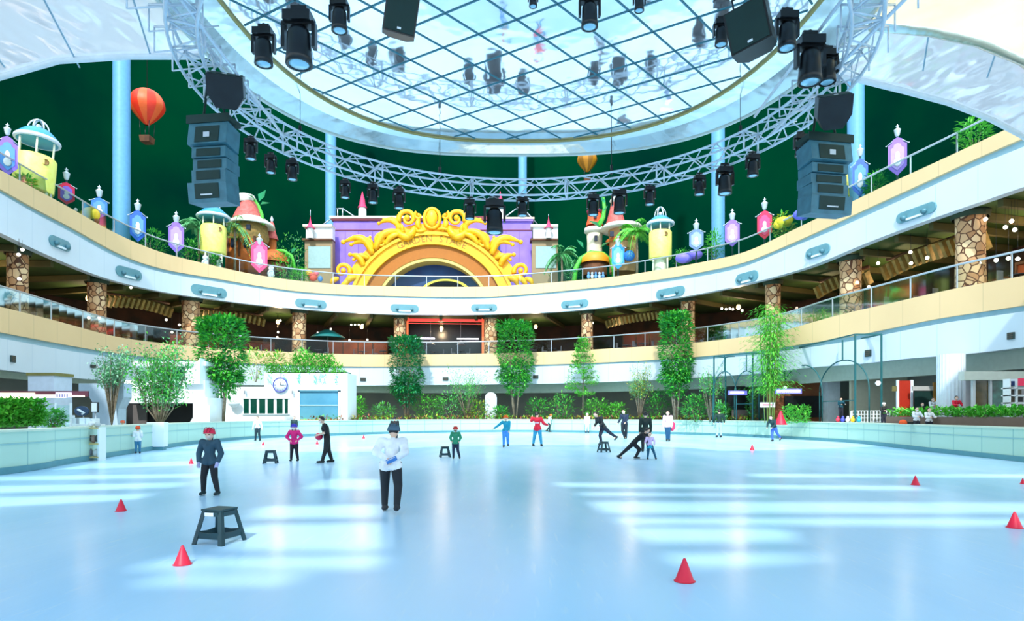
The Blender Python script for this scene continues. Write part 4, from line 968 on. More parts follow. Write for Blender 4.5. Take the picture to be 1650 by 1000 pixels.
for x0, x1, off, z0, z1, m, lb in bays:
    t, L = bay('timber_partition', 'partition', lb, x0, x1, off, z0, z1, m)
    mb = MB(); n = max(3, int(L/1.4))
    for k in range(n+1): mb.box((-L/2+L*k/n, -.13, (z0+z1)/2), (.12, .08, z1-z0))
    mb.box((0,-.14,z1-.1),(L,.1,.16)); mb.build('batten', M_brown, t)
# slatted awnings and ceiling beams
for x0, x1, off, dz, lb in ((-40,42,3.5,.9,'slatted timber awning at the left edge of the restaurant gallery'),(222,308,3.5,.9,'slatted timber awning left of the third stone column'),(345,440,4,.8,'slatted timber awning right of the third stone column'),(1262,1335,3.5,.9,'slatted timber awning left of the second stone column from the right'),(1362,1512,3.5,1.0,'slatted timber awning between the two rightmost stone columns'),(955,1075,4,.8,'slatted timber awning above the dark red restaurant wall')):
    a, _ = rpx(x0, off); b, _ = rpx(x1, off); c = (a+b)/2; d = b-a; L = d.length; z = zat(U_WB, (x0+x1)/2)-.0
    za, zb = zat(U_WB, x0)-.3, zat(U_WB, x1)-.3
    t = thing('slatted_awning', lb, 'awning', (c.x, c.y, z-.3), math.atan2(d.y, d.x)); mb = MB(); n = int(L/.42)
    for k in range(n):
        f = k/(n-1); zz = za*(1-f)+zb*f-(z-.3); s = -.35*(2*f-1)**2
        mb.box((-L/2+L*f, -.1, zz-dz*.5+s), (.22,.5,dz), rx=R(28))
    mb.build('slat', mat('awning_wood', (170,140,70), .7, var=(110,100,50), scale=2), t)
    mb = MB(); mb.rod((-L/2,0,za-(z-.3)),(L/2,0,zb-(z-.3)),.12,6); mb.build('beam', M_brown, t)
BMX = list(range(-60, 1700, 55)); BMO = ordered(BMX)
for k, x in enumerate(BMX):
    a, an = rpx(x, .9); z = zat(U_WB, x)-.12; t = thing('ceiling_beam', f'olive ceiling beam, {BMO[k][1]} from the left {BMO[k][0]}', 'beam', (a.x, a.y, z), an, group='beams under the restaurant ceiling')
    mb = MB(); mb.box((0,4.6,0),(.3,9.2,.4)); mb.build('beam', mat('beam_olive', (74,70,30), .8), t)
# string of small lights
M_bulb = mat('warm_bulb', (255,244,220), .4, emit=9); M_tube = mat('cool_tube', (236,232,255), .4, emit=6)
PLT = [(30,410),(36,402),(31,449),(143,512),(160,512),(211,463),(268,515),(289,523),(277,535),(447,543),(448,535),(452,436+80),(512,536),(533,530),(566,523),(572,523),(578,523),(584,523),(563,548),(592,547),(711,533),(955,520),(1050,480),(1163,497),(1170,498),(1176,497),(1181,498),(1196,500),(1363,455),(1369,456),(1375,454),(1381,455),(1372,465),(1400,462),(1467,406),(1468,424),(1415,424),(1494,415),(1588,353),(1630,356),(1620,366),(1578,424),(1605,419),(1625,416),(1640,417),(1635,370),(1372,413)]
PLO = ordered([q[0] for q in PLT])
for k, (x, y) in enumerate(PLT):
    p0, _ = rpx(x, 5.5); D = p0.y; p = W(x, y, D); t = thing('pendant_lamp', f'tiny glowing ceiling lamp, {PLO[k][1]} from the left {PLO[k][0]}', 'lamp', p, group='tiny lamps in the restaurant gallery')
    mb = MB(); mb.ball((0,0,0), .1, 10, 6); mb.build('bulb', M_bulb, t); zc = zat(U_WB, x)-p.z-.05
    if zc > .1: mb = MB(); mb.rod((0,0,.08),(0,0,zc),.01,4); mb.build('cord', M_black, t)
LNX = (-40, 90, 220, 350, 465, 590, 710, 850, 980, 1130, 1250, 1360, 1450, 1570, 1690); LNO = ordered(LNX)  # lanterns added as fill light to brighten the dark restaurant level
for k, x in enumerate(LNX):
    p, an = rpx(x, 5.0); z = zat(U_WB, x)-.75; t = thing('fill_lantern', f'added warm fill lantern, {LNO[k][1]} from the left {LNO[k][0]}', 'lamp', (p.x, p.y, z), group='added fill lanterns of the restaurant gallery')
    mb = MB(); mb.lathe([(0,.25),(.12,.24),(.2,.1),(.2,-.08),(.1,-.2),(0,-.2)], n=14); mb.build('shade', mat('fill_lantern_glow',(255,220,160),.5,emit=2), t); mb = MB(); mb.rod((0,0,.25),(0,0,.8),.015,4); mb.build('cord', M_black, t)
    ld = bpy.data.lights.new('fill_lantern_light', 'POINT'); ld.energy = 230; ld.color = (1,.72,.42); ld.shadow_soft_size = .3; lo = bpy.data.objects.new('fill_lantern_light', ld); COL.objects.link(lo); lo.location = (0,0,-.45); lo.parent = t
# red framed bar front
t, L = bay('bar_front', 'bar', 'bar front with glowing red frame between two stone columns', 656, 776, 2.6, 0, .1, M_black)
zt = zat(U_WB, 716)-LZ(716); mR = mat('red_frame_glow', (236,70,60), .5, emit=.8)
for s in (-1,1): mb = MB(); mb.box((s*(L/2-.12),-.1,zt/2),(.22,.22,zt)); mb.build('frame_post', mat('orange_frame_glow',(240,120,70),.5,emit=.7), t)
mb = MB(); mb.box((0,-.1,zt-.25),(L,.22,.3)); mb.box((0,-.1,zt-.62),(L,.1,.08)); mb.build('lintel', mR, t)
mb = MB(); mb.box((0,4,zt/2),(L,.1,zt)); mb.build('dark_backing', M_black, t)
for s in (-1,1): mb = MB(); mb.rod((s*L*.15,2.5,zt*.55),(s*L*.44,2.5,zt*.55),.07,8); mb.build('tube_light', M_tube, t)
for s in (-1,1): mb = MB(); mb.lathe([(.02,zt*.5),(.1,zt*.44),(.55,zt*.36)], c=(s*L*.2,1.5,0), n=16); mb.rod((s*L*.2,1.5,zt*.5),(s*L*.2,1.5,zt),.02,4); mb.build('pendant_shade', mat('grey_shade',(150,150,160),.5), t)
# parasol and tables
p, _ = rpx(536, 3.2); t = thing('parasol', 'dark green parasol on the restaurant gallery right of the fourth stone column', 'parasol', (p.x,p.y,LZ(536)))
mb = MB(); mb.lathe([(0,3.0),(.4,2.92),(1.5,2.35),(1.85,2.1),(1.8,2.05),(0,2.6)], n=10); mb.build('canopy', mat('parasol_green',(20,120,120),.6), t); mb = MB(); mb.rod((0,0,0),(0,0,2.9),.04,6); mb.lathe([(0,0),(.35,0),(.35,.1),(0,.15)],n=12); mb.build('pole', M_steel, t)
tb = None; TBX = (30,110,235,260,380,420,520,590,620,700,740,850,880,985,1015,1150,1185,1290,1400,1460,1580,1620); TBO = ordered(TBX)
for k, x in enumerate(TBX):
    p, an = rpx(x, 2.6+.8*(k % 2)); p.z = LZ(x)
    if tb is None:
        tb = thing('cafe_table', 'cafe table with two chairs seen through the restaurant railing', 'table', p, an, 'cafe tables behind the lower railing')
        mb = MB(); mb.lathe([(0,.74),(.45,.74),(.45,.7),(0,.7)], n=16); mb.build('tabletop', mat('table_dark',(60,60,66),.4), tb); mb = MB(); mb.rod((0,0,0),(0,0,.7),.04,6); mb.lathe([(0,0),(.28,0),(.26,.04),(0,.05)],n=12); mb.build('pedestal', M_black, tb)
        ch = thing('cafe_chair', 'dark cafe chair beside a table behind the restaurant railing', 'chair', p+Vector((.8,0,0)), an, 'cafe chairs behind the lower railing')
        mb = MB(); mb.box((0,0,.45),(.44,.44,.05)); mb.build('seat', mat('chair_grey',(110,110,120),.5), ch); mb = MB(); mb.box((.2,0,.75),(.04,.42,.5)); mb.build('backrest', mat('chair_grey',(110,110,120),.5), ch)
        for sx in (-1,1):
            for sy in (-1,1): mb = MB(); mb.rod((sx*.19,sy*.19,0),(sx*.18,sy*.18,.45),.018,4); mb.build('leg', M_black, ch)
        c2 = ch
    else:
        o = copy_tree(tb); o.location = p; o.rotation_euler.z = an; c2 = copy_tree(ch); c2.location = p+Vector((.8,.1,0)); c2.rotation_euler.z = an
    c3 = copy_tree(ch); c3.location = p+Vector((-.8,0,0)); c3.rotation_euler.z = an+PI
    (tb if k == 0 else o)['label'] = f'cafe table, {TBO[k][1]} from the left {TBO[k][0]}'
    c2['label'] = f'cafe chair right of the {TBO[k][1]} table {TBO[k][0]}'; c3['label'] = f'cafe chair left of the {TBO[k][1]} table {TBO[k][0]}'

# ------------------------------------------------------------------ far ledge trees and shrubs
TG = None
column_tree(358,672,514,68,43,'dense','dense bright green column tree left of the clock building',trunk=.30)
column_tree(655,674,544,50,62.9,'dense','dark green column tree at the far end left of the centre',lmats=[M_leaf4,mat('leaf_teal',(30,140,90),.5)],trunk=.22)
column_tree(830,674,519,56,62.9,'dense','dense green column tree in the centre beside the white arched panel',trunk=.30)
column_tree(1089,672,505,48,54.6,'dense','tall narrow dense tree right of the centre with pale trunk',trunk=.26)
column_tree(939,674,545,62,61.2,'tiered','tiered layered tree right of the centre',lmats=[M_leaf2,M_leaf1])
column_tree(1030,672,584,44,57.8,'airy','sparse yellow green tree left of the narrow dense tree',lmats=[M_leaf3,M_leafy],dens=1.1)
column_tree(752,674,586,66,62.9,'airy','sparse sage green tree in front of the white arched panel',lmats=[M_leaf3,M_leaf1],dens=1.0)
column_tree(1238,668,486,70,44.9,'bamboo','bright bamboo clump behind the right part of the barrier',lmats=[M_leaf2,M_leaf1])
column_tree(1144,672,580,44,51.5,'airy','thin light green tree left of the arch frames',lmats=[M_leaf1,M_leaf3],dens=.8)
column_tree(258,682,548,88,34,'airy','broad olive tree spreading from the white planter box on the left',lmats=[M_leaf3,M_leaf1],dens=1.9,trunk=.1)
column_tree(180,678,556,64,37,'airy','slim sage olive tree beside the left kiosk',lmats=[M_leaf3,mat('leaf_pale',(140,190,160),.6)],dens=1.2,trunk=.38)
column_tree(278,668,592,30,43,'airy','thin olive tree right of the broad one',lmats=[M_leaf3,M_leaf1],dens=.7,trunk=.4)
for i, (x, yt, wp, lm, lb) in enumerate(((578,640,26,[M_leaf1,M_leaf2],'bush just right of the clock building'),(618,650,40,[M_leaf3,M_leaf2],'pale bush left of the dark green tree'),(690,636,50,[M_leaf1,M_leaf2],'leafy bush right of the dark green tree'),(722,632,50,[M_leaf1,M_leaf3],'bushy plant below the sparse sage tree'),(765,645,44,[M_leaf2,M_leafy],'yellow green bush left of the white arched panel'),(806,655,30,[M_leaf1,M_leaf4],'low dark bush right of the white arched panel'),(868,640,44,[M_leaf4,M_leaf1],'dark bush right of the central tree'),(905,634,44,[M_leaf4,M_leaf2],'dark bush left of the tiered tree'),(960,642,46,[M_leaf1,M_leaf2],'bright bush right of the tiered tree'),(990,648,40,[M_leaf2,M_leaf1],'bright low bush left of the sparse yellow tree'),(1062,630,40,[M_leaf4,M_leaf1],'dark tall bush left of the narrow dense tree'),(1120,636,44,[M_leaf1,M_leaf4],'dark green bush right of the narrow dense tree'),(1168,650,34,[M_leaf2,M_leaf3],'bush below the left arch frame'))):
    shrub(x, yt, wp, (63.5 if x < 880 else 61.5) if x < 1000 else (57.5 if x < 1100 else 52.5), 1.1, lb, lm, dens=1.3)
t = thing('planter_soil', 'strip of low reddish planting along the far ledge', 'ground cover', (0,0,0)); mb = MB(); m2 = MB()
pb = off_path(BP, 1.5); k0, k1 = 58, 106
for i in range(k0, k1):
    for q in range(26):
        p = pb[i].lerp(pb[i+1], rnd.random()); mb.cur = rnd.randrange(3); leaf(mb, (p.x+rnd.uniform(-.9,.9), p.y+rnd.uniform(-.9,.9), 1.25+rnd.uniform(-.1,.25)), Vector((rnd.uniform(-1,1), rnd.uniform(-1,1), rnd.uniform(.1,1))), .42, .14)
o = mb.build('low_leaves', [M_leafy, M_leaf1, mat('rust_leaf',(150,90,60),.6)], t); o['kind'] = 'stuff'
bp = off_path(BP, .5); bq = off_path(BP, 3.6)
for i in range(k0, k1): m2.add([(bp[i].x,bp[i].y,1.12),(bp[i+1].x,bp[i+1].y,1.12),(bq[i+1].x,bq[i+1].y,1.12),(bq[i].x,bq[i].y,1.12),(bp[i].x,bp[i].y,0),(bp[i+1].x,bp[i+1].y,0),(bq[i+1].x,bq[i+1].y,0),(bq[i].x,bq[i].y,0)], [(0,1,2,3),(0,1,5,4),(3,2,6,7),(0,4,7,3),(1,5,6,2)])
m2.build('soil_bed', mat('soil_brown',(110,80,60),.9), t)
t = thing('arched_panel', 'white round topped panel standing among the far shrubs', 'panel', W(791,0,65)); t.location.z = 1.1
mb = MB(); mb.prism([(-.62,0),(.62,0)]+[(.62*math.cos(a), 2.35+.62*math.sin(a)) for a in np.linspace(0, PI, 14)], -.15, .15, Matrix.Rotation(PI/2, 4, 'X')); mb.build('panel', M_white, t)
# plants on the roof of the clock building get built with it
def hedge(x0, x1, D0, D1, zb, ht, label, n=900, dep=.8, box=True, lm=None):
    a = W(x0,0,D0); b = W(x1,0,D1); a.z = b.z = zb; d = b-a; t = thing('hedge', label, 'hedge', (a+b)/2, math.atan2(d.y, d.x)); L = d.length
    mb = MB()
    for _ in range(n): mb.cur = rnd.randrange(2); leaf(mb, (rnd.uniform(-L/2,L/2), rnd.uniform(-dep/2,dep/2), (.42 if box else 0)+rnd.uniform(0,ht)), Vector((rnd.uniform(-1,1), rnd.uniform(-1,.3), rnd.uniform(-.1,1))), .24, .11)
    mb.build('leaves', lm or [M_leaf1, M_leaf2], t)
    if box: mb = MB(); mb.box((0,0,.22),(L,dep*1.1,.44)); mb.build('planter_box', mat('planter_timber',(120,100,90),.7), t)
    return t
hedge(1440,1535,34.5,30,1.16,.42,'clipped green hedge in a timber planter left of the big white column',500)
hedge(1530,1760,30,23,1.16,.42,'clipped green hedge in a timber planter at the right edge',1300)
hedge(-60,68,20.5,22.5,1.25,.95,'dense bright hedge behind the barrier at the left edge',2400,.9,False)
shrub(88,660,34,24,1.2,'small variegated plant right of the left hedge',[M_leaf3,M_leaf1],L=.2,wd=.1)
hedge(1262,1305,42.3,41.8,1.1,1.2,'bright bush below the lit kiosk sign on the right',500,1,False)

# ------------------------------------------------------------------ ground level buildings
M_wht = mat('bright_stucco', (238,246,250), .6, var=(230,240,246), scale=.5)
def blk2(t, name, x0, x1, y0, y1, D, m, dep=1.0, proud=0, z0=None):
    a, b = W(x0, y0, D), W(x1, y1, D)
    if z0 is not None: b.z = z0
    mb = MB(); mb.box(((a.x+b.x)/2-t.location.x, D+dep/2-proud-t.location.y, (a.z+b.z)/2-t.location.z), (b.x-a.x, dep, a.z-b.z)); return mb.build(name, m, t)
D = 52.3
t = thing('clock_building', 'white kiosk building with round wall clock, green windows and roller shutter', 'building', (W(470,0,D).x, D, 0))
blk2(t, 'wall', 426, 560, 601, 700, D, M_wht, 3, 0, 0); blk2(t, 'wall', 330, 426, 623, 700, D, M_wht, 3, 0, 0)
blk2(t, 'roof_planter', 428, 555, 598, 602, D, mat('planter_dark_green',(60,120,80)), 1.5, -.6)
for x0, x1 in ((393,401),(404,414),(418,427.5),(431.5,441),(446,455.5),(459,464)):
    f = blk2(t, 'window', x0, x1, 642, 666, D, M_glassdk, .12, .05); 
blk2(t, 'window_sill', 391, 467, 666, 667.5, D, M_white, .3, .15); blk2(t, 'window_head', 391, 467, 640.5, 642, D, M_white, .2, .1)
sh = blk2(t, 'roller_shutter', 484, 545, 631, 675, D, mat('shutter_blue',(74,140,170), .35, var=(92,156,182), scale=.6), .15, .06); blk2(t, 'shutter_rail', 484, 545, 652, 653.5, D, mat('shutter_rail',(170,216,230)), .1, .12)
blk2(t, 'shutter_frame', 546, 549, 629, 676, D, M_white, .3, .2); blk2(t, 'shutter_frame', 481, 484, 629, 676, D, M_white, .3, .2); blk2(t, 'shutter_head', 481, 549, 628.5, 631, D, mat('teal_head',(60,120,140)), .3, .2)
blk2(t, 'counter', 482, 547, 676, 680, D, mat('yellow_counter',(240,226,110), .5), .9, .8); blk2(t, 'counter_front', 486, 546, 680, 683, D, mat('dark_maroon',(60,20,20)), .6, .6)
for x in (395, 472): mb = MB(); c = W(x, 632, D-.2); mb.box((c.x-t.location.x, c.y-D, c.z), (.12,.3,.3)); mb.build('wall_lamp', M_steel, t)
# ivy on the roof edge
t = thing('roof_ivy', 'trailing plants and low shrubs on the roof of the clock building', 'plants', (W(490,0,D+.6).x, D+.6, W(0,601,D).z))
mb = MB()
for x in range(430, 556, 2):
    hgt = 10+9*abs(math.sin(x*.09))+(16 if 470 < x < 540 else 0); c = (x-490)*.0523
    for _ in range(int(hgt*1.1)): mb.cur = rnd.randrange(2); leaf(mb, (c+rnd.uniform(-.1,.1), rnd.uniform(-.7,.5), rnd.uniform(0,hgt*.047)), Vector((rnd.uniform(-1,1), rnd.uniform(-1,0), rnd.uniform(-.3,1))), .3, .12)
mb.build('leaves', [M_leaf1, M_leaf2], t); mb = MB()
for x in (437,441,462,466,485,487,512,514,520,524,528,545,548):
    for _ in range(12): mb.cur = 0; leaf(mb, ((x-490)*.0523+rnd.uniform(-.08,.08), -.75, -rnd.uniform(0,.75)), Vector((rnd.uniform(-.5,.5), -.3, -1)), .18, .08)
mb.build('hanging_strand', [mat('leaf_mint',(100,210,170),.5)], t)
for x, yt, w_, lm, lb in ((412,560,50,[M_leafy,M_leaf1],'yellow green shrub beside the left dense tree above the clock building'),(445,566,34,[M_leafy,M_leaf1],'loose ochre green shrub on the roof above the clock'),(488,562,36,[M_leaf1,M_leaf2],'round bright shrub on the roof above the shutter'),(522,570,38,[M_leaf1,M_leaf4],'round dark shrub at the right end of the roof')):
    shrub(x, yt, w_, D+1.2, W(0,612 if x < 430 else 601,D).z-.1, lb, lm)
c = W(452, 620, D-.12); t = thing('wall_clock', 'round white wall clock with blue rim showing quarter past twelve', 'clock', c)
RX90 = Matrix.Rotation(PI/2, 4, 'X'); rr = 11.2*D/1000
mb = MB(); mb.lathe([(0,0),(rr*.92,0),(rr*.92,.08),(0,.08)], n=32, M=RX90); mb.build('dial', M_wht, t)
mb = MB(); mb.tube([(rr*math.cos(a), -.06, rr*math.sin(a)) for a in np.linspace(0,2*PI,32,endpoint=False)], .055, 8, closed=True); mb.build('rim', mat('indigo_rim',(70,80,170),.4), t)
mb = MB()
for k in range(12): a = k*PI/6; mb.box((rr*.76*math.sin(a), -.1, rr*.76*math.cos(a)), (.035,.02,.09 if k % 3 else .13), ry=a)
mb.build('hour_marks', mat('indigo_mark',(100,110,180)), t)
mb = MB(); mb.box((rr*.3,-.13,0),(rr*.62,.02,.04)); mb.build('minute_hand', M_black, t); mb = MB(); mb.box((.02,-.12,rr*.18),(.05,.02,rr*.4)); mb.build('hour_hand', M_black, t)
mb = MB(); mb.rod((0,0,rr),(0,0,rr+.5),.02,4); mb.build('hanger', M_black, t)
# wall planter shelf
c = W(377, 650, 51.8); t = thing('wall_planter', 'small white wall planter left of the clock building windows', 'planter', c); mb = MB(); mb.lathe([(0,-.35),(.2,-.3),(.45,-.05),(.5,.05),(0,.05)], n=14); mb.build('bowl', M_white, t); mb = MB(); foliage(mb,(0,0,.12),(.3,.3,.12),50,.14,.06,.1); mb.build('leaves',[M_leaf4,M_leaf1],t)
# white stair house on the left
D = 41.0
t = thing('stair_house', 'white stair house with two dark openings behind the left trees', 'building', (W(265,0,D).x, D, 0))
blk2(t, 'upper_wall', 200, 330, 612, 649, D, M_wht, 2); blk2(t, 'side_wall', 311, 334, 640, 700, D-.2, M_wht, 2.2, 0, 0); blk2(t, 'pier', 298, 330, 586, 620, D+.2, M_wht, 1)
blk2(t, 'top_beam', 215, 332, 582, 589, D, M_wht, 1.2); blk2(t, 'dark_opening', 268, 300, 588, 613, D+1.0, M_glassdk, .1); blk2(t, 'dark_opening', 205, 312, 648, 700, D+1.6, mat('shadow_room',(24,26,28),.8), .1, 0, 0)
blk2(t, 'grey_door', 214, 236, 652, 700, D+1.3, mat('taupe_door',(96,90,88),.7), .1, 0, 0); mb = MB()
mb.prism([(0,0),(1.2,0),(1.2,1.7)], -.4, .4, Matrix.Translation((W(298,0,D).x-t.location.x,0,W(0,619,D).z)) @ RX90); mb.build('slanted_buttress', M_wht, t)
mb = MB(); mb.prism([(0,0),(1.3,0),(1.3,1.1),(.9,1.05),(.4,.6)], -.5, .5, Matrix.Translation((W(312,0,D).x-t.location.x-.0,0,W(0,680,D).z)) @ RX90); mb.build('curved_buttress', M_wht, t)
# left kiosk zone
D = 30
t = thing('left_column', 'wide pale column standing at the left kiosk', 'column', (W(68,0,34).x, 34, 0)); t.name = 'square_column'
blk2(t, 'shaft', 45, 87, 604, 700, 34, mat('pale_lilac_column',(206,220,240),.5), 1.4, 0, 0); blk2(t, 'capital', 43, 89, 600, 605, 34, mat('olive_capital',(130,126,70)), 1.5, .05)
t = thing('arched_wall', 'pale blue arched wall left of the stair house', 'wall', (W(180,0,38).x, 38, 0)); mb = MB(); s = .038
P_ = [(-24*s,0),(-24*s,1.7+20*s),(-30*s,1.7+30*s),(-46*s,1.7+36*s),(-46*s,1.7+50*s),(26*s,1.7+50*s),(26*s,1.7+28*s),(17*s,1.7+10*s),(16*s,0)]
mb.prism(P_, -.4, .4, RX90); mb.build('panel', mat('pale_blue_wall',(180,206,226),.6), t)
t = thing('kiosk_sign', 'long glowing warm white sign strip above the left kiosk', 'sign', W(65,637,30)); mb = MB()
s = .03; mb.box((-40*s,0,0),(60*s,.15,9*s)); mb.box((15*s,0,-1*s),(50*s,.15,5*s)); mb.box((60*s,0,-1*s),(20*s,.15,3*s)); mb.build('lit_strip', mat('lit_strip',(255,214,180),.5,emit=1.2,var=(255,240,226),scale=1), t)
mb = MB(); mb.box((40*s,-.1,1*s),(22*s,.15,8*s)); 
pn = mb.build('lit_panel', mat('lit_lilac',(236,226,255),.5,emit=1.3), t); mb = MB(); mb.box((0,.12,3*s),(150*s,.1,9*s)); mb.build('backing', mat('plum_board',(90,40,60),.6), t)
mb = MB()
for k in range(5): mb.box(((32+4*k)*s,-.2,0),(.05,.02,5*s))
mb.build('glyph_bars', mat('glyph_grey',(150,150,190)), pn)
t = thing('kiosk_counter', 'white kiosk counter with small machines at the left behind the barrier', 'counter', (W(130,0,27).x, 27, 0)); s=.027
mb = MB(); mb.box((0,0,.65),(60*s,.8,1.3)); mb.build('counter_body', M_wht, t)
for dx, w_, h, m in ((-16,6,14,M_white),(-6,5,10,M_steel),(6,9,10,M_white),(16,7,9,M_white),(24,6,9,M_wht)):
    mb = MB(); mb.box((dx*s,0,1.3+h*s/2),(w_*s,.3,h*s)); mb.build('appliance', m, t)
for x, y, w_, h, m, nm, lb in ((132,662,22,18,mat('navy_canopy',(14,60,96),.5),'oval_board','dark teal oval logo board above the left kiosk counter'),(152,656,8,14,M_wht,'menu_board','small white menu board with black frame at the left kiosk')):
    t = thing(nm, lb, 'sign', W(x,y,28)); s=.028; mb = MB()
    if nm == 'menu_board': mb.box((0,0,0),(w_*s,.06,h*s)); mb.build('sheet', m, t); mb = MB(); mb.box((0,.05,0),(w_*s*1.5,.05,h*s*1.2)); mb.build('frame', M_black, t)
    else:
        mb.prism([(11*s*math.cos(a), 8*s*math.sin(a)) for a in np.linspace(0,2*PI,24,endpoint=False)], -.05,.05,RX90); mb.build('board', m, t); mb = MB(); mb.tube([(-5*s,-.08,3*s),(0,-.08,0),(6*s,-.08,-3*s),(2*s,-.08,-5*s)], .05, 6); mb.build('swoosh', M_white, t)
    mb = MB(); mb.rod((0,.08,0),(0,.08,-W(x,y,28).z),.03,6); mb.build('pole', M_steel, t)
t = thing('glass_screen', 'pale glass wind screen right of the left hedge', 'screen', (W(90,0,26).x,26,0)); mb = MB(); mb.box((0,0,1.1),(1.3,.05,2.0)); mb.build('glass', M_glass, t); mb = MB()
for k in (-1,0,1): mb.box((k*.63,0,1.1),(.06,.08,2.2))
mb.build('frame', M_white, t)
t = thing('planter_box', 'tall white square planter box against the left barrier', 'planter', (W(254,0,30.0).x, 30.0, 0)); s=.030
a = W(254,680,30).z; b_ = W(0,719,30).z; mb = MB(); mb.box((0,0,(a+b_)/2+.0),(24*s,.6,a-b_),taper=1.05); mb.build('box', M_wht, t); mb = MB(); mb.box((0,0,b_/2),(20*s,.5,b_)); mb.build('plinth', M_kick, t)
t.rotation_euler.z = .2
t = thing('shelf_cart', 'white shelf stand with wooden boards and goods at the gap in the left barrier', 'shelf', (W(146,0,23.2).x+.15, 23.2, 0)); s=.0232
mb = MB()
for sx in (-1,1): mb.box((sx*11.5*s,0,.62),(.06,.4,1.24))
mb.build('frame', M_wht, t)
for z, nm in ((.12,0),(.62,0),(1.2,0)): mb = MB(); mb.box((0,0,z),(24*s,.42,.05)); mb.build('shelf', mat('shelf_wood',(210,190,130),.6), t)
for dx, z, c_ in ((-7,.82,(90,70,60)),(0,.8,(150,130,120)),(7,.82,(80,80,80)),(-6,.3,(120,130,140)),(4,.28,(220,226,230)),(-4,1.36,(230,236,240)),(6,1.33,(180,190,190))):
    mb = MB(); mb.ball((dx*s,-.05,z),(.1,.12,.15 if z < 1.2 else .1)); mb.build('goods', mat('goods'+str(c_), c_, .5), t)

# right hand kiosks
def rb(x, D): return (W(x,0,D).x, D, 0)
def gb(name, label, cat, x0, x1, y0, y1, D, m, dep=.3, part='panel', ground=False, bits=()):
    t = thing(name, label, cat, (W((x0+x1)/2,0,D).x, D, 0 if ground else W(0,(y0+y1)/2,D).z))
    blk2(t, part, x0, x1, y0, y1, D, m, dep, 0, 0 if ground else None)
    for (nm, a0, a1, b0, b1, mm, pr) in bits: blk2(t, nm, a0, a1, b0, b1, D, mm, .12, pr)
    return t
D = 42
gb('kiosk', 'open kiosk with brown back wall behind the big arch frame', 'kiosk', 1240, 1332, 614, 700, D+5, mat('kiosk_brown',(120,66,30),.7), .3, 'back_wall', True, [('dark_opening',1262,1322,638,672,M_black,.3)])
gb('lit_sign', 'purple edged lit white sign board of the kiosk right of the bamboo', 'sign', 1250, 1292, 626, 634, D+2, mat('sign_violet',(110,110,200),.5,emit=.5), .15, 'board', False, [('letter_block',x,x+w_,628,632,mat('sign_letters',(250,246,255),.4,emit=2.2),.12) for x, w_ in ((1252,6),(1260,4),(1266,4),(1272,4),(1278,10))])
gb('lit_sign', 'purple lit sign of the kiosk behind the left arch frame', 'sign', 1174, 1204, 629, 636, 49, mat('sign_violet',(110,110,200),.5,emit=.5), .15, 'board', False, [('letter_block',1177,1198,631,634,mat('sign_letters',(250,246,255),.4,emit=2.2),.12)])
gb('kiosk', 'dark kiosk opening behind the left arch frame', 'kiosk', 1172, 1208, 622, 700, 52, M_black, .3, 'back_wall', True, [('counter',1176,1202,660,676,mat('kiosk_grey',(110,100,96)),.5)])
gb('square_column', 'white square column right of the bamboo kiosk sign', 'column', 1334, 1354, 596, 700, 46, mat('white_col',(216,230,240),.5), 1.2, 'shaft', True)
gb('menu_board', 'white menu board in front of the bamboo foot', 'sign', 1225, 1249, 648, 656, 44.5, M_wht, .08, 'board', False, [('text_line',1229,1244,651,652.5,mat('rose_text',(230,120,150)),.05)])
gb('beige_wall', 'beige wall right of the arch frames below the lower gallery', 'wall', 1372, 1462, 600, 700, 43, mat('beige_wall',(196,196,176),.7), .3, 'panel', True)
gb('red_door', 'rust red door panel on the beige wall', 'door', 1448, 1467, 613, 700, 36.5, mat('rust_red',(170,40,16),.5), .1, 'leaf', True, [('frame',1445,1448,612,670,M_white,.05),('frame',1467,1471,612,670,M_white,.05)])
gb('square_sign', 'small olive square plaque left of the rust red door', 'sign', 1438, 1445, 622, 630, 36.4, mat('olive_plaque',(110,104,60)), .06)
gb('door_recess', 'dark doorway left of the big white column', 'doorway', 1473, 1503, 629, 700, 36, mat('dark_teal_door',(20,50,46),.4), .1, 'leaf', True, [('head',1470,1512,622,629,mat('recess_grey',(170,170,166)),.05),('side_board',1503,1512,616,660,mat('ochre_board',(140,100,40)),.1)])
t = thing('round_column', 'big white fluted column at the right behind the hedge', 'column', (W(1532,0,33).x, 33, 0)); mb = MB(); r = 19.5*.033
zt = 4.9; pr = [(r*(1 if k % 2 else .965)*math.cos(2*PI*k/48), r*(1 if k % 2 else .965)*math.sin(2*PI*k/48)) for k in range(48)]
mb.prism(pr, 0, zt); mb.build('shaft', mat('white_col',(216,230,240),.5), t)
t = thing('shop_front', 'shop front with glass doors and shelves at the right edge', 'shop', (W(1610,0,30).x, 30, 0))
D=30
blk2(t,'back_wall',1556,1760,600,700,D+.6,mat('shop_lilac',(176,172,180),.6),.2,0,0); blk2(t,'header',1554,1760,598,612,D,mat('header_pale',(200,206,196)),.4)
for x0,x1,m in ((1572,1593,mat('shop_glass_brown',(100,84,50),.2,var=(60,60,40),scale=2)),(1600,1620,mat('shop_glass_green',(60,120,110),.2,var=(40,70,60),scale=2))): blk2(t,'glass_door',x0,x1,613,672,D+.3,m,.1)
for x in (1568,1595,1622): blk2(t,'mullion',x,x+4,611,676,D+.2,mat('mullion_pale',(210,214,220)),.15)
sf = thing('goods_shelf', 'white shelf unit with dark goods at the right edge', 'shelf', (W(1640,0,28.5).x, 28.5, 0)); D=28.5
for x in (1627,1638,1664): blk2(sf,'upright',x,x+2,610,676,D,M_wht,.4,0,0)
for y in (624,636,648,660): blk2(sf,'shelf',1627,1680,y,y+1.8,D,M_wht,.5)
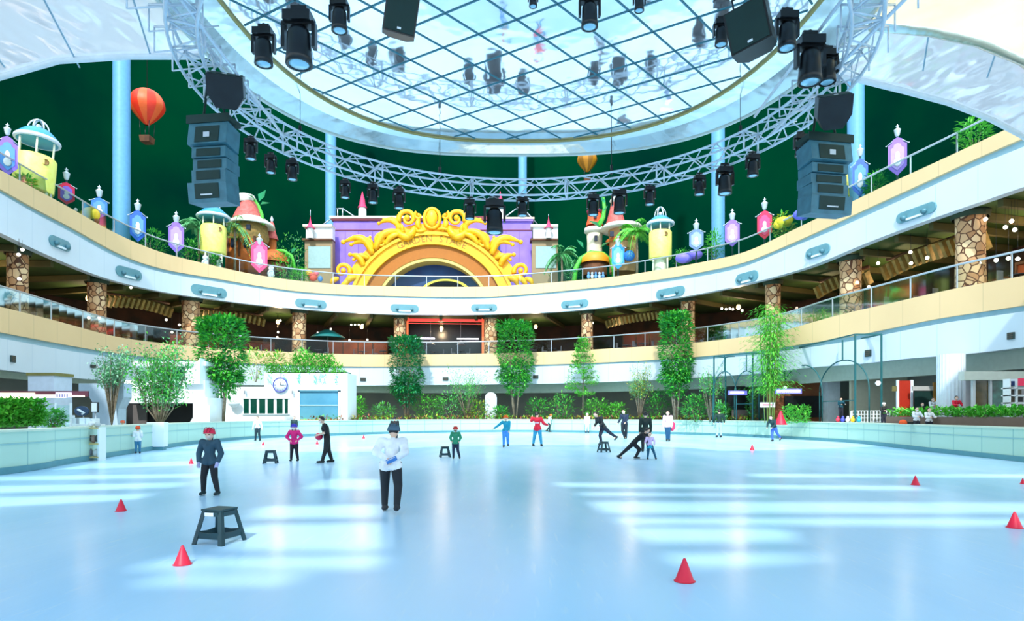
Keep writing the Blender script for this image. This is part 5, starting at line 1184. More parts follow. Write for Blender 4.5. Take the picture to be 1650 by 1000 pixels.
for i,(x,y,c_) in enumerate(((1630,630,(40,36,30)),(1642,630,(80,70,50)),(1631,642,(60,50,30)),(1644,642,(30,30,34)),(1631,654,(50,40,40)),(1645,654,(70,50,60)),(1631,616,(20,50,110)),(1644,614,(20,30,60)))): blk2(sf,'folded_goods',x,x+7,y-2.5,y+5,D,mat('fg'+str(c_),c_),.3,-.1)
gb('round_sign', 'bright pink sign hanging over the right shelf', 'sign', 1643, 1675, 609, 621, 27.8, mat('hot_pink',(240,40,90),.5), .1)
def disc_sign(x, y, r, D, label):
    t = thing('wall_lamp', label, 'light', W(x,y,D)); mb = MB(); mb.ball((0,0,0),(r*D/1000,.12,r*D/1000)); mb.build('globe', mat('globe_white',(250,250,255),.3,emit=.8), t); mb = MB(); mb.box((0,.15,0),(.08,.3,.08)); mb.build('bracket', M_steel, t)
disc_sign(1415,617,4,37,'round white globe light on the beige wall')
disc_sign(1265,624,3,46,'small round white light above the kiosk sign')
# parasols and lattice fence
t = thing('lattice_fence', 'white lattice fence between the arch frames and the hedge', 'fence', (W(1408,0,38).x, 38, -.05), R(-35)); s=.045
mb = MB()
for k in range(15): mb.box(((-26+k*52/14)*s,0,1.65),(.04,.05,.72))
for z in (1.32,1.56,1.78,2.0): mb.box((0,0,z),(54*s,.04,.04))
mb.build('lattice', M_wht, t)
for k in (-27,0,27): mb = MB(); mb.box((k*s,0,1.0),(.08,.08,2.0)); mb.build('post', M_wht, t)
def archframe(a, b, zt, label, n=2):
    a = Vector(a); b = Vector(b); p = (a+b)/2; d = b-a; t = thing('arch_frame', label, 'garden frame', (p.x, p.y, 1.1), math.atan2(d.y, d.x)); Wd = d.length/2; H = zt-1.1; M_t = mat('teal_frame',(30,96,100),.5)
    for x in (-1,1):
        for y in (0,1.6): mb = MB(); mb.box((x*Wd,y,H/2),(.09,.09,H)); mb.build('post', M_t, t)
    mb = MB(); mb.box((0,0,H),(2*Wd,.08,.08)); mb.box((0,1.6,H),(2*Wd,.08,.08)); mb.box((-Wd,.8,H),(.08,1.6,.08)); mb.box((Wd,.8,H),(.08,1.6,.08)); mb.build('top_rail', M_t, t)
    for k, c in enumerate((-.22*2*Wd, .2*2*Wd)):
        r = Wd*.62; hz = H*.40; mb = MB(); mb.tube([(c-r*1.0, .8*k, 0),(c-r, .8*k, hz)]+[(c+r*math.cos(a), .8*k, hz+H*.36*math.sin(a)) for a in np.linspace(PI, 0, 15)]+[(c+r, .8*k, 0)], .045, 6); mb.build('arch_hoop', M_t, t)
        mb = MB(); mb.box((c,.8*k,H*.88),(.07,.07,H*.24)); mb.build('drop_bar', M_t, t)
    mb = MB(); mb.box((Wd*.6,0,H*.27),(Wd*.8,.05,.05)); mb.build('low_rail', M_t, t)
archframe((20.9,47.6),(20.9,37.8),6.6,'large teal metal frame with two hoops behind the right barrier')
archframe((16.6,51),(18.7,48.2),6.5,'smaller teal metal frame with hoops left of the bamboo')
t = thing('potted_plant', 'plants growing inside the smaller teal frame', 'plant', (W(1185,0,50.5).x,50.5,1.1)); mb = MB(); foliage(mb,(-1.2,0,.9),(.5,.5,.9),260,.25,.1,.2); foliage(mb,(1.3,0,1.3),(.35,.4,1.3),260,.25,.1,.2); mb.build('leaves',[M_leaf1,M_leaf3],t)
for x, y, c_, lb in ((1350,685,(230,60,90),'pink'),(1358,684,(80,90,220),'violet'),(1366,683,(240,240,245),'white'),(1374,686,(240,190,40),'yellow'),(1384,686,(40,170,200),'turquoise')):
    D_ = 20.75/((x-825)/1000); q = W(x, y, D_); q.z = 1.33; t = thing('toy_block', f'small {lb} toy on the ledge below the large teal frame', 'toy', (q.x, q.y, 1.25)); mb = MB(); mb.ball((0,0,.14),(.13,.12,.14),10,8); mb.build('body', mat('toy'+str(c_),c_,.5), t); mb = MB(); mb.ball((0,-.02,.3),(.08,.08,.08),8,6); mb.build('head', mat('toyh'+str(c_),c_,.5), t)
gb('barrier_gate', 'dark gap with posts in the right barrier below the large teal frame', 'gate', 1311, 1320, 682, 708, 41.6, mat('gate_dark',(80,110,100),.6), .1, 'leaf')

# ------------------------------------------------------------------ people
def capsule(V, Fc, a, b, ra, rb, n=10):
    a, b = Vector(a), Vector(b); d = b-a; L = d.length
    if L < 1e-5: d = Vector((0,0,1)); L = 1e-5
    d.normalize(); u = d.orthogonal().normalized(); v = d.cross(u); rings = []
    for th in (-80,-50,-20): rings.append((a+d*ra*math.sin(R(th)), ra*math.cos(R(th))))
    rings.append((a, ra)); rings.append((b, rb))
    for th in (20,50,80): rings.append((b+d*rb*math.sin(R(th)), rb*math.cos(R(th))))
    o = len(V)
    for c, r in rings:
        for k in range(n): q = 2*PI*k/n; V.append(c+(u*math.cos(q)+v*math.sin(q))*r)
    m = len(rings)
    for i in range(m-1):
        for k in range(n): l = (k+1) % n; Fc.append((o+i*n+k, o+i*n+l, o+(i+1)*n+l, o+(i+1)*n+k))
    Fc.append(tuple(o+k for k in range(n-1,-1,-1))); Fc.append(tuple(o+(m-1)*n+k for k in range(n)))
def blob(V, Fc, c, r, M=None, n=14, m=10):
    o = len(V); c = Vector(c)
    for i in range(m+1):
        th_ = PI*(i+.02)/(m+.04)
        for k in range(n):
            a = 2*PI*k/n; p = Vector((r[0]*math.sin(th_)*math.cos(a), r[1]*math.sin(th_)*math.sin(a), r[2]*math.cos(th_))); V.append((M @ p if M else p)+c)
    for i in range(m):
        for k in range(n): l = (k+1) % n; Fc.append((o+i*n+k, o+(i+1)*n+k, o+(i+1)*n+l, o+i*n+l))
    Fc.append(tuple(o+k for k in range(n))); Fc.append(tuple(o+m*n+k for k in range(n-1,-1,-1)))
def fuse(name, V, Fc, vox, mats, parent, paint=None, sm=2):
    me = bpy.data.meshes.new('tmp'); me.from_pydata([tuple(v) for v in V], [], Fc); o = bpy.data.objects.new('tmp', me); COL.objects.link(o)
    md = o.modifiers.new('r', 'REMESH'); md.mode = 'VOXEL'; md.voxel_size = vox; md.use_smooth_shade = True
    ms = o.modifiers.new('s', 'SMOOTH'); ms.iterations = sm; ms.factor = .5
    dg = bpy.context.evaluated_depsgraph_get(); dg.update(); m2 = bpy.data.meshes.new_from_object(o.evaluated_get(dg)); bpy.data.objects.remove(o); bpy.data.meshes.remove(me)
    m2.name = name; m2.materials.clear()
    for m in mats: m2.materials.append(m)
    if paint:
        for p in m2.polygons: p.material_index = paint(p.center)
    for p in m2.polygons: p.use_smooth = True
    ob = bpy.data.objects.new(name, m2); COL.objects.link(ob); ob.parent = parent; return ob
M_skin = mat('skin', (236,196,170), .5); M_eye = mat('eye_dark', (30,24,24), .3); M_lip = mat('lips', (190,100,96), .5)
M_hair = mat('black_hair', (22,18,20), .4); M_blade = mat('skate_blade', (200,214,224), .2, .8)
def cm(rgb): return mat('cloth_%d_%d_%d' % rgb, rgb, .75, var=tuple(int(k*.88) for k in rgb), scale=6)
def person(x, yf, hpx, face, label, P=None, top=(30,30,34), legs=(24,26,30), shoe=(30,40,40), helmet=None, hair='short', mask=None, sleeves=None, D=None, z0=0, child=0, skirt=None, coat=0, glove=None, lean=0, group=None, vest=None, half=False, blades=True, stripe=None):
    D = D or GD(yf); p = W(x, yf, D); H = hpx*D/1000; hs = 1+.22*child
    t = thing('person', label, 'person', (p.x, p.y, z0), R(face), group)
    J = dict(pel=(0,0,.53), wai=(0,0,.62), che=(0,0,.73), nec=(0,0,.825), hea=(0,-.012,.915),
             sl=(.105,0,.795), sr=(-.105,0,.795), el=(.13,.01,.64), er=(-.13,.01,.64), wl=(.135,-.03,.50), wr=(-.135,-.03,.50),
             hl=(.052,0,.51), hr=(-.052,0,.51), kl=(.06,-.015,.285), kr=(-.06,-.015,.285), al=(.065,0,.055), ar=(-.065,0,.055))
    J.update(P or {}); J = {k: Vector(v)*H for k, v in J.items()}
    h = H; vox = max(.0085, H*.0072) if hpx > 60 else H*.0095
    V, Fc = [], []
    C = lambda a, b, ra, rb_: capsule(V, Fc, a, b, ra*h, rb_*h)
    # body: one continuous skin
    C(J['pel'], J['wai'], .062, .055); C(J['wai'], J['che'], .055, .068); C(J['che'], J['nec'], .06, .03); C(J['nec'], J['hea'], .027, .03)
    hd = J['hea']; hr_ = .0665*hs*h
    hv = (hd-J['nec']).normalized(); Mh = Vector((0,0,1)).rotation_difference(hv).to_matrix()
    blob(V, Fc, hd, (hr_*.80, hr_*.92, hr_*1.08), Mh)
    def hp(a, b, c): return hd+Mh @ Vector((a*hr_, b*hr_, c*hr_))
    capsule(V, Fc, hp(0,-.86,.05), hp(0,-1.02,-.14), hr_*.09, hr_*.14, 8)          # nose
    capsule(V, Fc, hp(0,-.6,-.7), hp(0,-.74,-.78), hr_*.3, hr_*.2, 8)             # chin
    for s in (-1,1): capsule(V, Fc, hp(s*.80,.02,.1), hp(s*.84,.05,-.2), hr_*.13, hr_*.1, 8)   # ears
    for s, q in ((1,'l'),(-1,'r')):
        C(J['che']+Vector((s*.04*h,0,.03*h)), J['s'+q], .045, .043); C(J['s'+q], J['e'+q], .038, .029); C(J['e'+q], J['w'+q], .029, .019)
        C(J['pel'], J['h'+q], .06, .064); C(J['h'+q], J['k'+q], .062, .042); C(J['k'+q], J['a'+q], .041, .026)
        # hand: palm, four fingers and a thumb
        wv = (J['w'+q]-J['e'+q]).normalized(); sd_ = wv.cross(Vector((0,1,0)));
        if sd_.length < .1: sd_ = Vector((1,0,0))
        sd_.normalize(); up = sd_.cross(wv); w0 = J['w'+q]; pc = w0+wv*.04*h
        C(w0, pc, .018, .021)
        for f in range(4):
            b = pc+up*((f-1.5)*.0115*h)+wv*.008*h; L = (.034,.04,.037,.028)[f]*h; m_ = b+wv*L*.55; e = m_+(wv*.7+sd_*s*.5)*L*.45
            capsule(V, Fc, b, m_, .0068*h, .0062*h, 6); capsule(V, Fc, m_, e, .0062*h, .005*h, 6)
        tb_ = w0+wv*.018*h-up*.016*h; capsule(V, Fc, tb_, tb_+(wv*.6-up*.8)*.026*h, .0075*h, .006*h, 6)
        if not half: C(J['a'+q], J['a'+q]+Vector((0,-.07*h,-.02*h)), .024, .018)
    Mi = Mh.inverted()
    def paint(c):
        l = Mi @ (c-hd); l = l/hr_
        if l.y < -.45 and abs(l.z-.08) < .09 and .2 < abs(l.x) < .44: return 1
        if l.y < -.6 and abs(l.z+.45) < .06 and abs(l.x) < .24: return 2
        return 0
    fuse('body', V, Fc, vox, [M_skin, M_eye, M_lip], t, paint)
    # top garment
    if top:
        V, Fc = [], []; k = 1.08+.1*coat
        lowz = J['pel'].lerp(J['wai'], .25 if coat == 0 else -.1)
        for q in 'lr': capsule(V, Fc, lowz+(J['h'+q]-J['pel'])*.9*Vector((1,1,0)).length/1.414, J['wai'], .066*h*k, .06*h*k); capsule(V, Fc, J['wai'], J['che'], .062*h*k, .078*h*k); capsule(V, Fc, J['che'], J['nec']-hv*.012*h, .074*h*k, .034*h*1.1)
        V2, F2 = (V, Fc) if sleeves is None else ([], [])
        for s, q in ((1,'l'),(-1,'r')):
            capsule(V, Fc, J['che']+Vector((s*.03*h,0,.02*h)), J['s'+q], .055*h*k, .048*h*k)
            if sleeves != 'bare': capsule(V, Fc, J['s'+q], J['e'+q], .045*h*k, .037*h*k)
            if sleeves is None: capsule(V, Fc, J['e'+q], J['w'+q]-(J['w'+q]-J['e'+q]).normalized()*.01*h, .037*h*k, .028*h*k)
        paintj = None; mats_ = [cm(top)]
        if stripe:
            mats_.append(cm(stripe)); zc = J['wai'].lerp(J['che'],.6).z; paintj = lambda c: 1 if abs(c.z-zc) < .022*h and abs(c.x-J['che'].x) < .06*h else 0
        fuse('jacket' if sleeves is None else 'shirt', V, Fc, vox*1.1, mats_, t, paintj)
    if vest:
        V, Fc = [], []; capsule(V, Fc, J['wai'], J['che'], .078*h, .086*h); capsule(V, Fc, J['che'], J['nec']-hv*.03*h, .084*h, .04*h); fuse('vest', V, Fc, vox*1.2, [cm(vest)], t)
    if not half:
        V, Fc = [], []
        capsule(V, Fc, J['pel'], J['wai']-Vector((0,0,.02*h)), .068*h, .058*h)
        for q in 'lr':
            capsule(V, Fc, J['pel'], J['h'+q], .064*h, .068*h); capsule(V, Fc, J['h'+q], J['k'+q], .067*h, .048*h); capsule(V, Fc, J['k'+q], J['a'+q].lerp(J['k'+q], .12), .048*h, .036*h if legs != (24,26,30) else .032*h)
        fuse('trousers', V, Fc, vox*1.1, [cm(legs)], t)
        for q in 'lr':
            V, Fc = [], []; a = J['a'+q]; ld = (a-J['k'+q]).normalized()
            fw = Vector((0,-1,0)) if abs(ld.z) > .7 else (Vector((0,-1,0))-ld*ld.dot(Vector((0,-1,0)))*.8).normalized()
            dn = ld if abs(ld.z) < .85 else Vector((0,0,-1))
            capsule(V, Fc, a-ld*.035*h, a+dn*.01*h, .034*h, .033*h, 8); capsule(V, Fc, a+dn*.012*h-fw*.025*h, a+fw*.095*h+dn*.02*h, .031*h, .023*h, 8)
            s_o = fuse('skate', V, Fc, vox*1.1, [cm(shoe)], t)
            if blades:
                mb = MB(); c0 = a+dn*.05*h-fw*.055*h; c1 = a+dn*.05*h+fw*.135*h; mb.rod(c0, c1, .0055*h, 6)
                for f in (.2,.75): c_ = c0.lerp(c1, f); mb.rod(c_, c_-dn*.02*h, .008*h, 5)
                mb.build('blade', M_blade, t)
    if skirt:
        mb = MB(); wz = J['pel']; mb.lathe([(.062*h,.03*h),(.09*h,-.04*h),(.13*h,-.12*h),(.125*h,-.12*h),(.06*h,.02*h)], c=wz, n=20); mb.build('skirt', cm(skirt), t)
    if hair or helmet:
        V, Fc = [], []
        if hair != 'none':
            blob(V, Fc, hp(0,.12,.18), (hr_*.90, hr_*.92, hr_*1.02), Mh)
            if hair == 'long': capsule(V, Fc, hp(0,.55,-.1), hp(0,.6,-1.3), hr_*.55, hr_*.35)
            if hair == 'tail': capsule(V, Fc, hp(0,.85,.3), hp(0,1.2,-.9), hr_*.28, hr_*.14)
            if hair == 'bun': blob(V, Fc, hp(0,.85,.75), (hr_*.35,)*3)
            n0 = len(Fc)
            # cut the face free
            V = [v if (Mi @ (v-hd)).y > -.35*hr_ or (Mi @ (v-hd)).z > .55*hr_ else v+Mh @ Vector((0, .75*hr_, 0)) for v in V]
            fuse('hair', V, Fc, vox, [M_hair], t, sm=1)
        if helmet:
            mb = MB(); pr = [(0.02, 1.32)]+[(1.12*math.sin(a), .12+1.2*math.cos(a)) for a in np.linspace(.2, PI/2-.08, 9)]+[(1.13,.14),(1.12,.06),(1.04,.06),(.95,.4)]
            mb.lathe([(r*hr_, z*hr_) for r, z in pr], n=20, M=Mh.to_4x4() @ Matrix.Rotation(R(-14), 4, 'X')); mb2 = MB(); mb2.v = [tuple(Vector(v)+hd) for v in mb.v]; mb2.f = mb.f; mb2.mi = mb.mi; mb2.sm = mb.sm
            hm = mb2.build('helmet', cm(helmet), t)
            mb = MB()
            for a in (-.5, 0, .5): mb.tube([hp(a*1.2, -math.cos(u)*1.13, .16+1.18*math.sin(u)) for u in np.linspace(.35, PI-.35, 9)], hr_*.07, 5)
            mb.build('helmet_vent', cm(tuple(int(k*.62) for k in helmet)), hm)
    if mask:
        V, Fc = [], []; blob(V, Fc, hp(0,-.52,-.38), (hr_*.62, hr_*.5, hr_*.42), Mh); fuse('face_mask', V, Fc, vox, [cm(mask)], t)
    if glove:
        for q in 'lr':
            V, Fc = [], []; wv = (J['w'+q]-J['e'+q]).normalized(); capsule(V, Fc, J['w'+q], J['w'+q]+wv*.045*h, .028*h, .03*h)
            for f in range(4): b = J['w'+q]+wv*.05*h+Vector(((f-1.5)*.014*h,0,0)); capsule(V, Fc, b, b+wv*.03*h, .011*h, .009*h, 6)
            fuse('glove', V, Fc, vox, [cm(glove)], t)
    return t
STAND = dict(kl=(.07,-.02,.285), kr=(-.06,-.02,.285), al=(.10,0,.055), ar=(-.085,.01,.055))
# nearest: skater seen from behind with arms folded behind the back
person(630,824,146,178,'skater in white jacket and black leggings seen from behind, hands behind the back',
 dict(al=(.075,-.02,.055), ar=(-.10,.16,.075), kl=(.075,-.03,.285), kr=(-.085,.02,.29), hl=(.06,.02,.52), hr=(-.06,.02,.52), wai=(0,-.02,.62), che=(.0,-.07,.72), nec=(0,-.11,.80), hea=(0,-.14,.885), sl=(.12,-.07,.77), sr=(-.12,-.07,.77), el=(.165,.03,.66), er=(-.165,.03,.66), wl=(.03,.09,.59), wr=(-.04,.09,.57)),
 top=(250,252,255), legs=(26,32,40), shoe=(40,44,50), helmet=(70,100,120), hair='short', coat=1, stripe=None)
t = thing('blue_pouch', 'small blue pouch held behind the back of the white jacketed skater', 'pouch', W(631,741,GD(824)-.30), R(-12)); mb = MB(); mb.box((0,0,0),(.19,.04,.075)); mb.build('pouch', cm((60,130,210)), t); t.rotation_euler[1] = R(-24); mb = MB(); mb.box((0,-.025,.02),(.17,.01,.012)); mb.build('zip', M_steel, t)
person(338,798,108,0,'child in red helmet, dark slate jacket and black leggings standing behind the near stool',
 dict(al=(.12,.0,.055), ar=(-.10,.01,.055), kl=(.075,-.01,.285), kr=(-.085,-.01,.285), el=(.17,0,.63), er=(-.16,0,.63), wl=(.14,-.04,.50), wr=(-.145,-.04,.50)), top=(44,78,96), legs=(22,26,34), shoe=(24,50,56), helmet=(240,40,80), hair='long', mask=(226,206,196), coat=1, child=.6, glove=(180,180,226))
person(527,746,77,-72,'man in black shirt and black trousers facing left, holding a small red thing',
 dict(wai=(0,-.01,.62), che=(0,-.04,.73), nec=(0,-.07,.825), hea=(0,-.11,.91), sl=(.10,-.04,.79), sr=(-.10,-.04,.79), el=(.12,-.02,.65), er=(-.12,-.03,.65), wl=(.07,-.17,.60), wr=(-.07,-.18,.585), kl=(.055,-.03,.285), kr=(-.055,.03,.285), al=(.06,-.10,.055), ar=(-.06,.10,.055)), top=(20,22,24), legs=(22,26,28), hair='short', sleeves='short', mask=(240,240,244))
t = thing('red_ball', 'small red bundle in the hands of the man in black', 'bundle', W(514,703,GD(746)+.05)); mb = MB(); mb.ball((0,0,0),(.14,.12,.13)); mb.build('cloth', cm((226,40,90)), t)
person(474,743,60,2,'child in hot pink jacket, black leggings and violet helmet, hands on hips', dict(el=(.2,.0,.66), er=(-.2,.0,.66), wl=(.10,-.05,.57), wr=(-.10,-.05,.57), **STAND), top=(240,30,130), legs=(30,20,34), helmet=(70,60,210), mask=(236,240,250), hair='short', coat=1, child=.8)
person(474,706,36,0,'adult in dark clothes standing right behind the pink jacketed child', top=(30,60,60), legs=(24,40,44), hair='short')
person(415,710,40,0,'attendant in white shirt and dark trousers standing by the barrier under the green windows', dict(wl=(.18,-.02,.5), wr=(-.18,-.02,.5), el=(.16,0,.64), er=(-.16,0,.64), **STAND), top=(240,244,252), legs=(20,50,60), hair='short', vest=None)
person(222,729,44,200,'small child in orange helmet, white top and blue jeans holding the left barrier', dict(wl=(.20,-.10,.66), wr=(-.10,-.1,.6)), top=(240,244,250), legs=(60,130,170), helmet=(246,90,40), child=1, coat=1, D=27.2)
person(636,716,46,180,'person in black standing just behind the white jacketed skater', top=(20,22,26), legs=(24,26,30), hair='bun')
person(734,739,52,0,'child in red helmet and green jacket standing by the middle stool', dict(el=(.16,0,.66), er=(-.16,0,.66), wl=(.12,-.06,.56), wr=(-.12,-.06,.56), kl=(.07,-.02,.285), al=(.13,-.02,.055)), top=(50,150,110), legs=(24,40,70), helmet=(226,40,30), hair='none', coat=1, child=.7, mask=(60,60,50))
person(815,721,52,0,'child in orange helmet and turquoise top with one arm stretched out', dict(el=(.11,0,.66), er=(-.22,0,.70), wl=(.10,-.04,.54), wr=(-.36,-.02,.60), al=(.07,.05,.09), kl=(.06,-.01,.3)), top=(20,150,180), legs=(70,150,230), helmet=(250,110,20), child=.6, hair='long')
person(866,719,56,160,'skater in red jacket and blue jeans with elbows raised', dict(el=(.20,-.06,.74), er=(-.19,0,.66), wl=(.21,-.14,.84), wr=(-.27,-.10,.62), al=(.13,0,.055), ar=(-.12,0,.055), kl=(.09,0,.285), kr=(-.09,0,.285), hea=(.03,-.02,.91)), top=(240,30,60), legs=(50,160,200), hair='short', coat=1, stripe=(250,200,210))
person(885,693,30,90,'small figure in white shirt and orange helmet right behind the red jacketed skater', dict(al=(.05,.14,.09), che=(0,-.05,.72), nec=(0,-.07,.81), hea=(0,-.09,.89)), top=(236,240,250), legs=(20,50,60), helmet=(250,130,60), D=60.5, child=.4)
person(946,697,32,10,'person in white clothes at the far barrier', top=(244,240,252), legs=(240,240,250), hair='none', helmet=(240,236,244))
person(971,717,58,-60,'skater in black gliding left on one leg beside the far stool', dict(pel=(0,.02,.5), wai=(0,-.03,.60), che=(0,-.12,.70), nec=(0,-.19,.79), hea=(0,-.25,.86), sl=(.1,-.13,.77), sr=(-.1,-.13,.77), el=(.12,-.1,.62), er=(-.12,-.12,.62), wl=(.1,-.2,.52), wr=(-.1,-.22,.52), hl=(.05,.03,.48), hr=(-.05,.03,.48), kl=(.05,.22,.34), kr=(-.05,-.05,.27), al=(.05,.44,.22), ar=(-.05,.0,.055)), top=(20,30,34), legs=(20,28,50), hair='short', glove=(226,190,190))
person(1006,707,48,-20,'slim skater in dark navy standing upright left of the lunging pair', dict(el=(.1,-.02,.66), er=(-.14,-.02,.66), wl=(.05,-.09,.56), wr=(-.2,-.06,.54), hea=(-.03,-.01,.91), al=(.05,.06,.055), ar=(-.0,.05,.06)), top=(24,44,70), legs=(14,30,40), hair='short', mask=(246,246,250))
person(1022,739,62,75,'skater in black lunging low with one leg stretched far to the left', dict(pel=(0,.0,.42), wai=(0,-.06,.50), che=(0,-.18,.58), nec=(0,-.27,.66), hea=(0,-.33,.74), sl=(.1,-.2,.64), sr=(-.1,-.2,.64), el=(.12,-.3,.52), er=(-.12,-.3,.52), wl=(.08,-.42,.5), wr=(-.08,-.42,.5), hl=(.05,.02,.41), hr=(-.05,.02,.41), kl=(.05,.2,.24), kr=(-.05,-.14,.25), al=(.05,.40,.055), ar=(-.05,-.04,.055)), top=(18,20,22), legs=(16,22,28), hair='short', mask=(240,240,240), glove=(240,180,200))
person(1040,728,66,180,'tall skater in black behind the lunging skater with brown bun', dict(wai=(0,-.01,.62)), top=(20,40,36), legs=(20,30,30), hair='bun')
person(1047,740,44,0,'child in pale lilac top and turquoise shorts with legs apart', dict(al=(.22,0,.055), ar=(-.08,0,.055), kl=(.14,-.02,.29), kr=(-.06,-.02,.29), el=(.17,0,.68), er=(-.17,-.04,.66), wl=(.15,-.06,.55), wr=(-.2,-.1,.6)), top=(226,196,236), legs=(20,90,120), helmet=None, hair='short', skirt=(30,170,200), child=.6)
person(1076,711,50,-20,'skater in pale pink top with red backpack and blue jeans', dict(wl=(.13,-.03,.5), kl=(.04,-.02,.285), kr=(-.03,0,.285), al=(.045,0,.055), ar=(-.03,0,.055)), top=(240,206,232), legs=(20,80,120), hair='long', mask=(250,250,255), coat=1, vest=None)
t = thing('backpack', 'small red backpack on the skater in pale pink', 'backpack', W(1083,686,GD(711)+.1)); mb = MB(); mb.ball((0,0,0),(.2,.16,.32),12,10); mb.build('bag', cm((236,60,110)), t)
person(1128,698,28,0,'small child in magenta jacket and white helmet pointing right', dict(el=(.2,0,.66), wl=(.34,-.04,.56)), top=(240,20,150), legs=(60,30,90), helmet=(244,226,240), child=.8)
person(1159,705,46,180,'person in dark top and pale blue wide trousers leaning at the barrier', dict(el=(.17,0,.66), er=(-.17,0,.66), wl=(.18,-.02,.53), wr=(-.18,-.02,.53), al=(.08,0,.055), ar=(-.06,0,.055)), top=(20,56,50), legs=(176,206,236), hair='short', mask=None, D=46.5)
person(1247,711,44,-55,'skater in blue jeans and dark top pushing off by the right barrier', dict(pel=(0,.0,.5), wai=(0,-.04,.60), che=(0,-.11,.70), nec=(0,-.15,.80), hea=(0,-.19,.88), sl=(.1,-.11,.77), sr=(-.1,-.11,.77), el=(.12,-.12,.62), er=(-.16,-.14,.64), wl=(.06,-.2,.52), wr=(-.12,-.24,.52), kl=(.05,.12,.3), al=(.05,.36,.12), kr=(-.05,-.04,.27), ar=(-.05,.0,.055)), top=(24,64,70), legs=(70,110,200), hair='long', mask=(250,240,250), D=39.6)
# people behind the right barrier
def sitter(x, yhead, D, top, label, hair='short', mask=(248,248,250), face=0, lean=0, hpx=None, helmet=None):
    """standing or leaning behind the ledge; only the upper body shows"""
    z = W(x, yhead, D).z; Hh = 1.45; hpx_ = Hh/D*1000
    t = person(x, 0, hpx_, face, label, dict(wl=(.1,-.2,.66), wr=(-.1,-.2,.66), el=(.15,-.08,.66), er=(-.15,-.08,.66)), top=top, legs=(40,44,60), hair=hair, mask=mask, D=D, z0=0, helmet=helmet, blades=False)
    k = z/Hh; t.scale = (1, 1, 1); t.location.z = max(-.02, z-Hh); return t
sitter(1477,655,31.0,(236,240,250),'person in white with black hair leaning on the right barrier, left one of the two','short')
sitter(1497,656,30.6,(240,240,246),'person in white with black hair leaning on the right barrier, right one of the two','short',lean=1)
sitter(1503,640,35.5,(226,236,240),'person in pale top and face mask standing before the dark doorway','short')
sitter(1486,648,35.0,(30,34,40),'person in black behind the two leaning on the barrier','short')
sitter(1541,637,31.8,(236,20,60),'person in red top in front of the big white column','short')
sitter(1424,648,36.8,(30,34,34),'person in black top and white cap in front of the beige wall','short',helmet=(240,244,250))
sitter(1355,640,42.5,(20,90,110),'person in dark teal coat beside the large teal frame','long',mask=None)
sitter(1265,486,48.5,(60,110,130),'x','short') if 0 else None
t = person(1265,528,40,0,'person in grey blue standing at the lower gallery railing above the bamboo', dict(wl=(.08,-.2,.72), wr=(-.08,-.2,.72)), top=(70,110,130), legs=(40,60,70), D=47.3, z0=LZ(1265), hair='short', blades=False)
q, a_ = rpx(1268, .9); t.location.x = q.x; t.location.y = q.y
t = thing('helmet', 'orange helmet lying on the right barrier ledge', 'helmet', (W(1455,0,30.2).x, 30.2, 1.25)); mb = MB(); mb.lathe([(.01,.22),(.1,.2),(.17,.12),(.19,.0),(.14,0)], n=16); mb.build('shell', cm((250,90,30)), t); mb = MB(); mb.box((.3,0,.06),(.3,.2,.12)); mb.build('strap_bag', M_black, t)
person(168+21,0,1,0,'x') if 0 else None
sitter(198,680,30.5,(226,230,240),'child in orange helmet behind the left barrier next to the arched wall',helmet=(250,110,70),mask=None)

# ------------------------------------------------------------------ cones and stools on the ice
cone0 = None
def cone(x, yb, h, label, D=None, z=0):
    D = D or GD(yb); s = h*D/1000; p = W(x, 0, D); t = thing('training_cone', label, 'cone', (p.x, p.y, z), rnd.uniform(0,6), 'red cones on the ice')
    mb = MB(); mb.lathe([(0,.0),(s*.40,0),(s*.42,s*.03),(s*.40,s*.06),(s*.065,s*.97),(s*.04,s),(0,s)], n=28); mb.build('cone', M_cone, t)
    mb = MB(); mb.lathe([(s*.0,.003),(s*.46,.003),(s*.47,s*.02),(s*.44,s*.035),(s*.3,s*.04)], n=28); mb.build('base_rim', M_cone, t)
for c in ((294,909,31,'red cone in front of the large stool at lower left'),(1103,936,37,'largest red cone, lower right of the centre'),(1635,850,26,'red cone near the right edge of the ice'),(195,823,19,'red cone left of the child in the red helmet'),(1475,781,15,'red cone in the bright stripes at right'),(308,747,9,'tiny red cone left of the dark jacketed child'),(424,717,6,'tiny red cone below the attendant'),(511,715.5,6,'tiny red cone left of the man in black'),(1212,725,9,'tiny red cone right of the centre far on the ice'),(586,706,6,'tiny red cone left of the white jacketed skater'),(1648,779,9,'red cone cut by the right edge')): cone(*c)
cone(1258,685,22,'orange red traffic cone on the ledge below the bamboo',40.9,1.05)
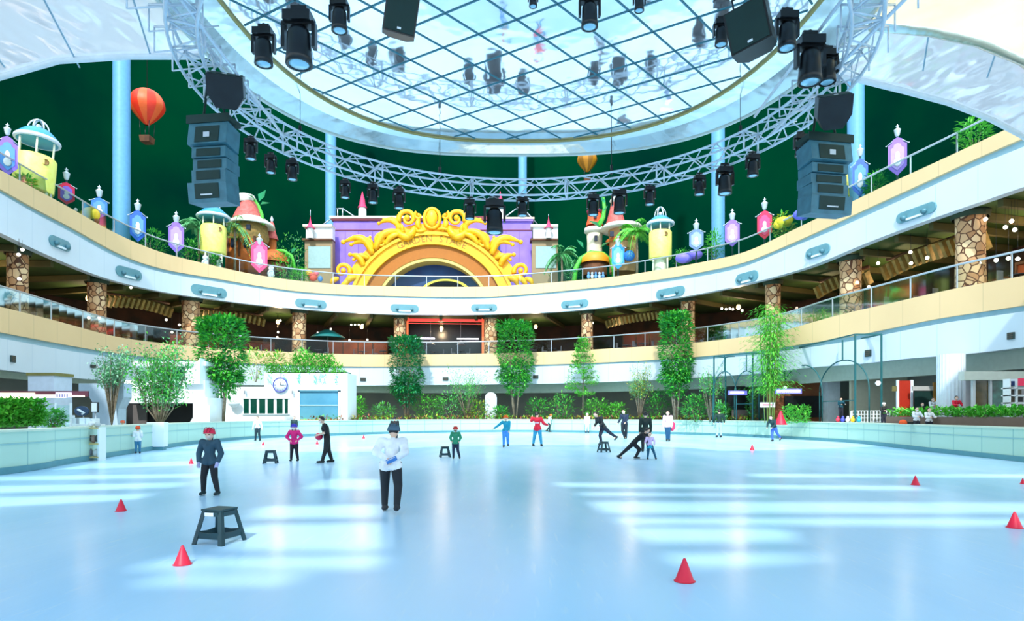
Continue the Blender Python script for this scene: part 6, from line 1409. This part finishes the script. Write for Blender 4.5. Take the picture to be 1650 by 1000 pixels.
def stool(x, yb, hpx, label, rz):
    D = GD(yb); s = hpx*D/1000; p = W(x, 0, D); t = thing('folding_stool', label, 'stool', (p.x, p.y, 0), rz, 'folding plastic stools on the ice')
    a, b = .33*s, .52*s
    mb = MB(); mb.box((0,0,s*.975),(a*2.1,a*2.1,s*.05)); mb.box((0,0,s*.92),(a*1.9,a*1.9,s*.06)); mb.build('seat', M_stool, t)
    for sx in (-1,1):
        for sy in (-1,1):
            mb = MB(); V = []
            for z, q, w_ in ((0,b,.085*s),(s*.95,a,.075*s)):
                V += [(sx*q,sy*q,z),(sx*(q-w_*1.6),sy*q,z),(sx*(q-w_*1.6),sy*(q-w_*.5),z),(sx*(q-w_*.5),sy*(q-w_*.5),z),(sx*(q-w_*.5),sy*(q-w_*1.6),z),(sx*q,sy*(q-w_*1.6),z)]
            mb.add(V, [(0,1,2,3,4,5),(6,7,8,9,10,11)]+[(k,(k+1)%6,(k+1)%6+6,k+6) for k in range(6)]); mb.build('leg', M_stool, t)
    for k in range(4):
        an = k*PI/2; q = b-(b-a)*.28; mb = MB(); M_ = Matrix.Rotation(an, 4, 'Z'); o_ = len(mb.v)
        pl = [(-q*.8,s*.17),(q*.8,s*.17),(q*.74,s*.36),(0,s*.33),(-q*.74,s*.36)]
        mb.prism(pl, q*.93, q*.99, M_ @ Matrix(((1,0,0,0),(0,0,1,0),(0,1,0,0),(0,0,0,1)))); 
        mb.build('side_panel', M_stool, t)
        mb = MB(); mb.prism([(-a*.75,s*.80),(a*.75,s*.80),(a*.75,s*.93),(-a*.75,s*.93)], a*1.02, a*1.08, M_ @ Matrix(((1,0,0,0),(0,0,1,0),(0,1,0,0),(0,0,0,1)))); mb.build('apron', M_stool, t)
    if hpx > 40:
        mb = MB(); mb.box((-.05*s,-a*1.1,s*.86),(a*.9,.012,s*.1)); mb.build('paper_label', M_wht, t); t.children[-1]['label'] = 'white paper label'
stool(354,873,55,'large dark teal folding stool at lower left near the child in the red helmet', R(-16))
stool(436,746,21,'dark folding stool left of the pink jacketed child', R(12))
stool(717,736,17,'teal folding stool left of the child in green', R(14))
stool(973,728,17,'teal folding stool under the gliding skater in black', R(14))
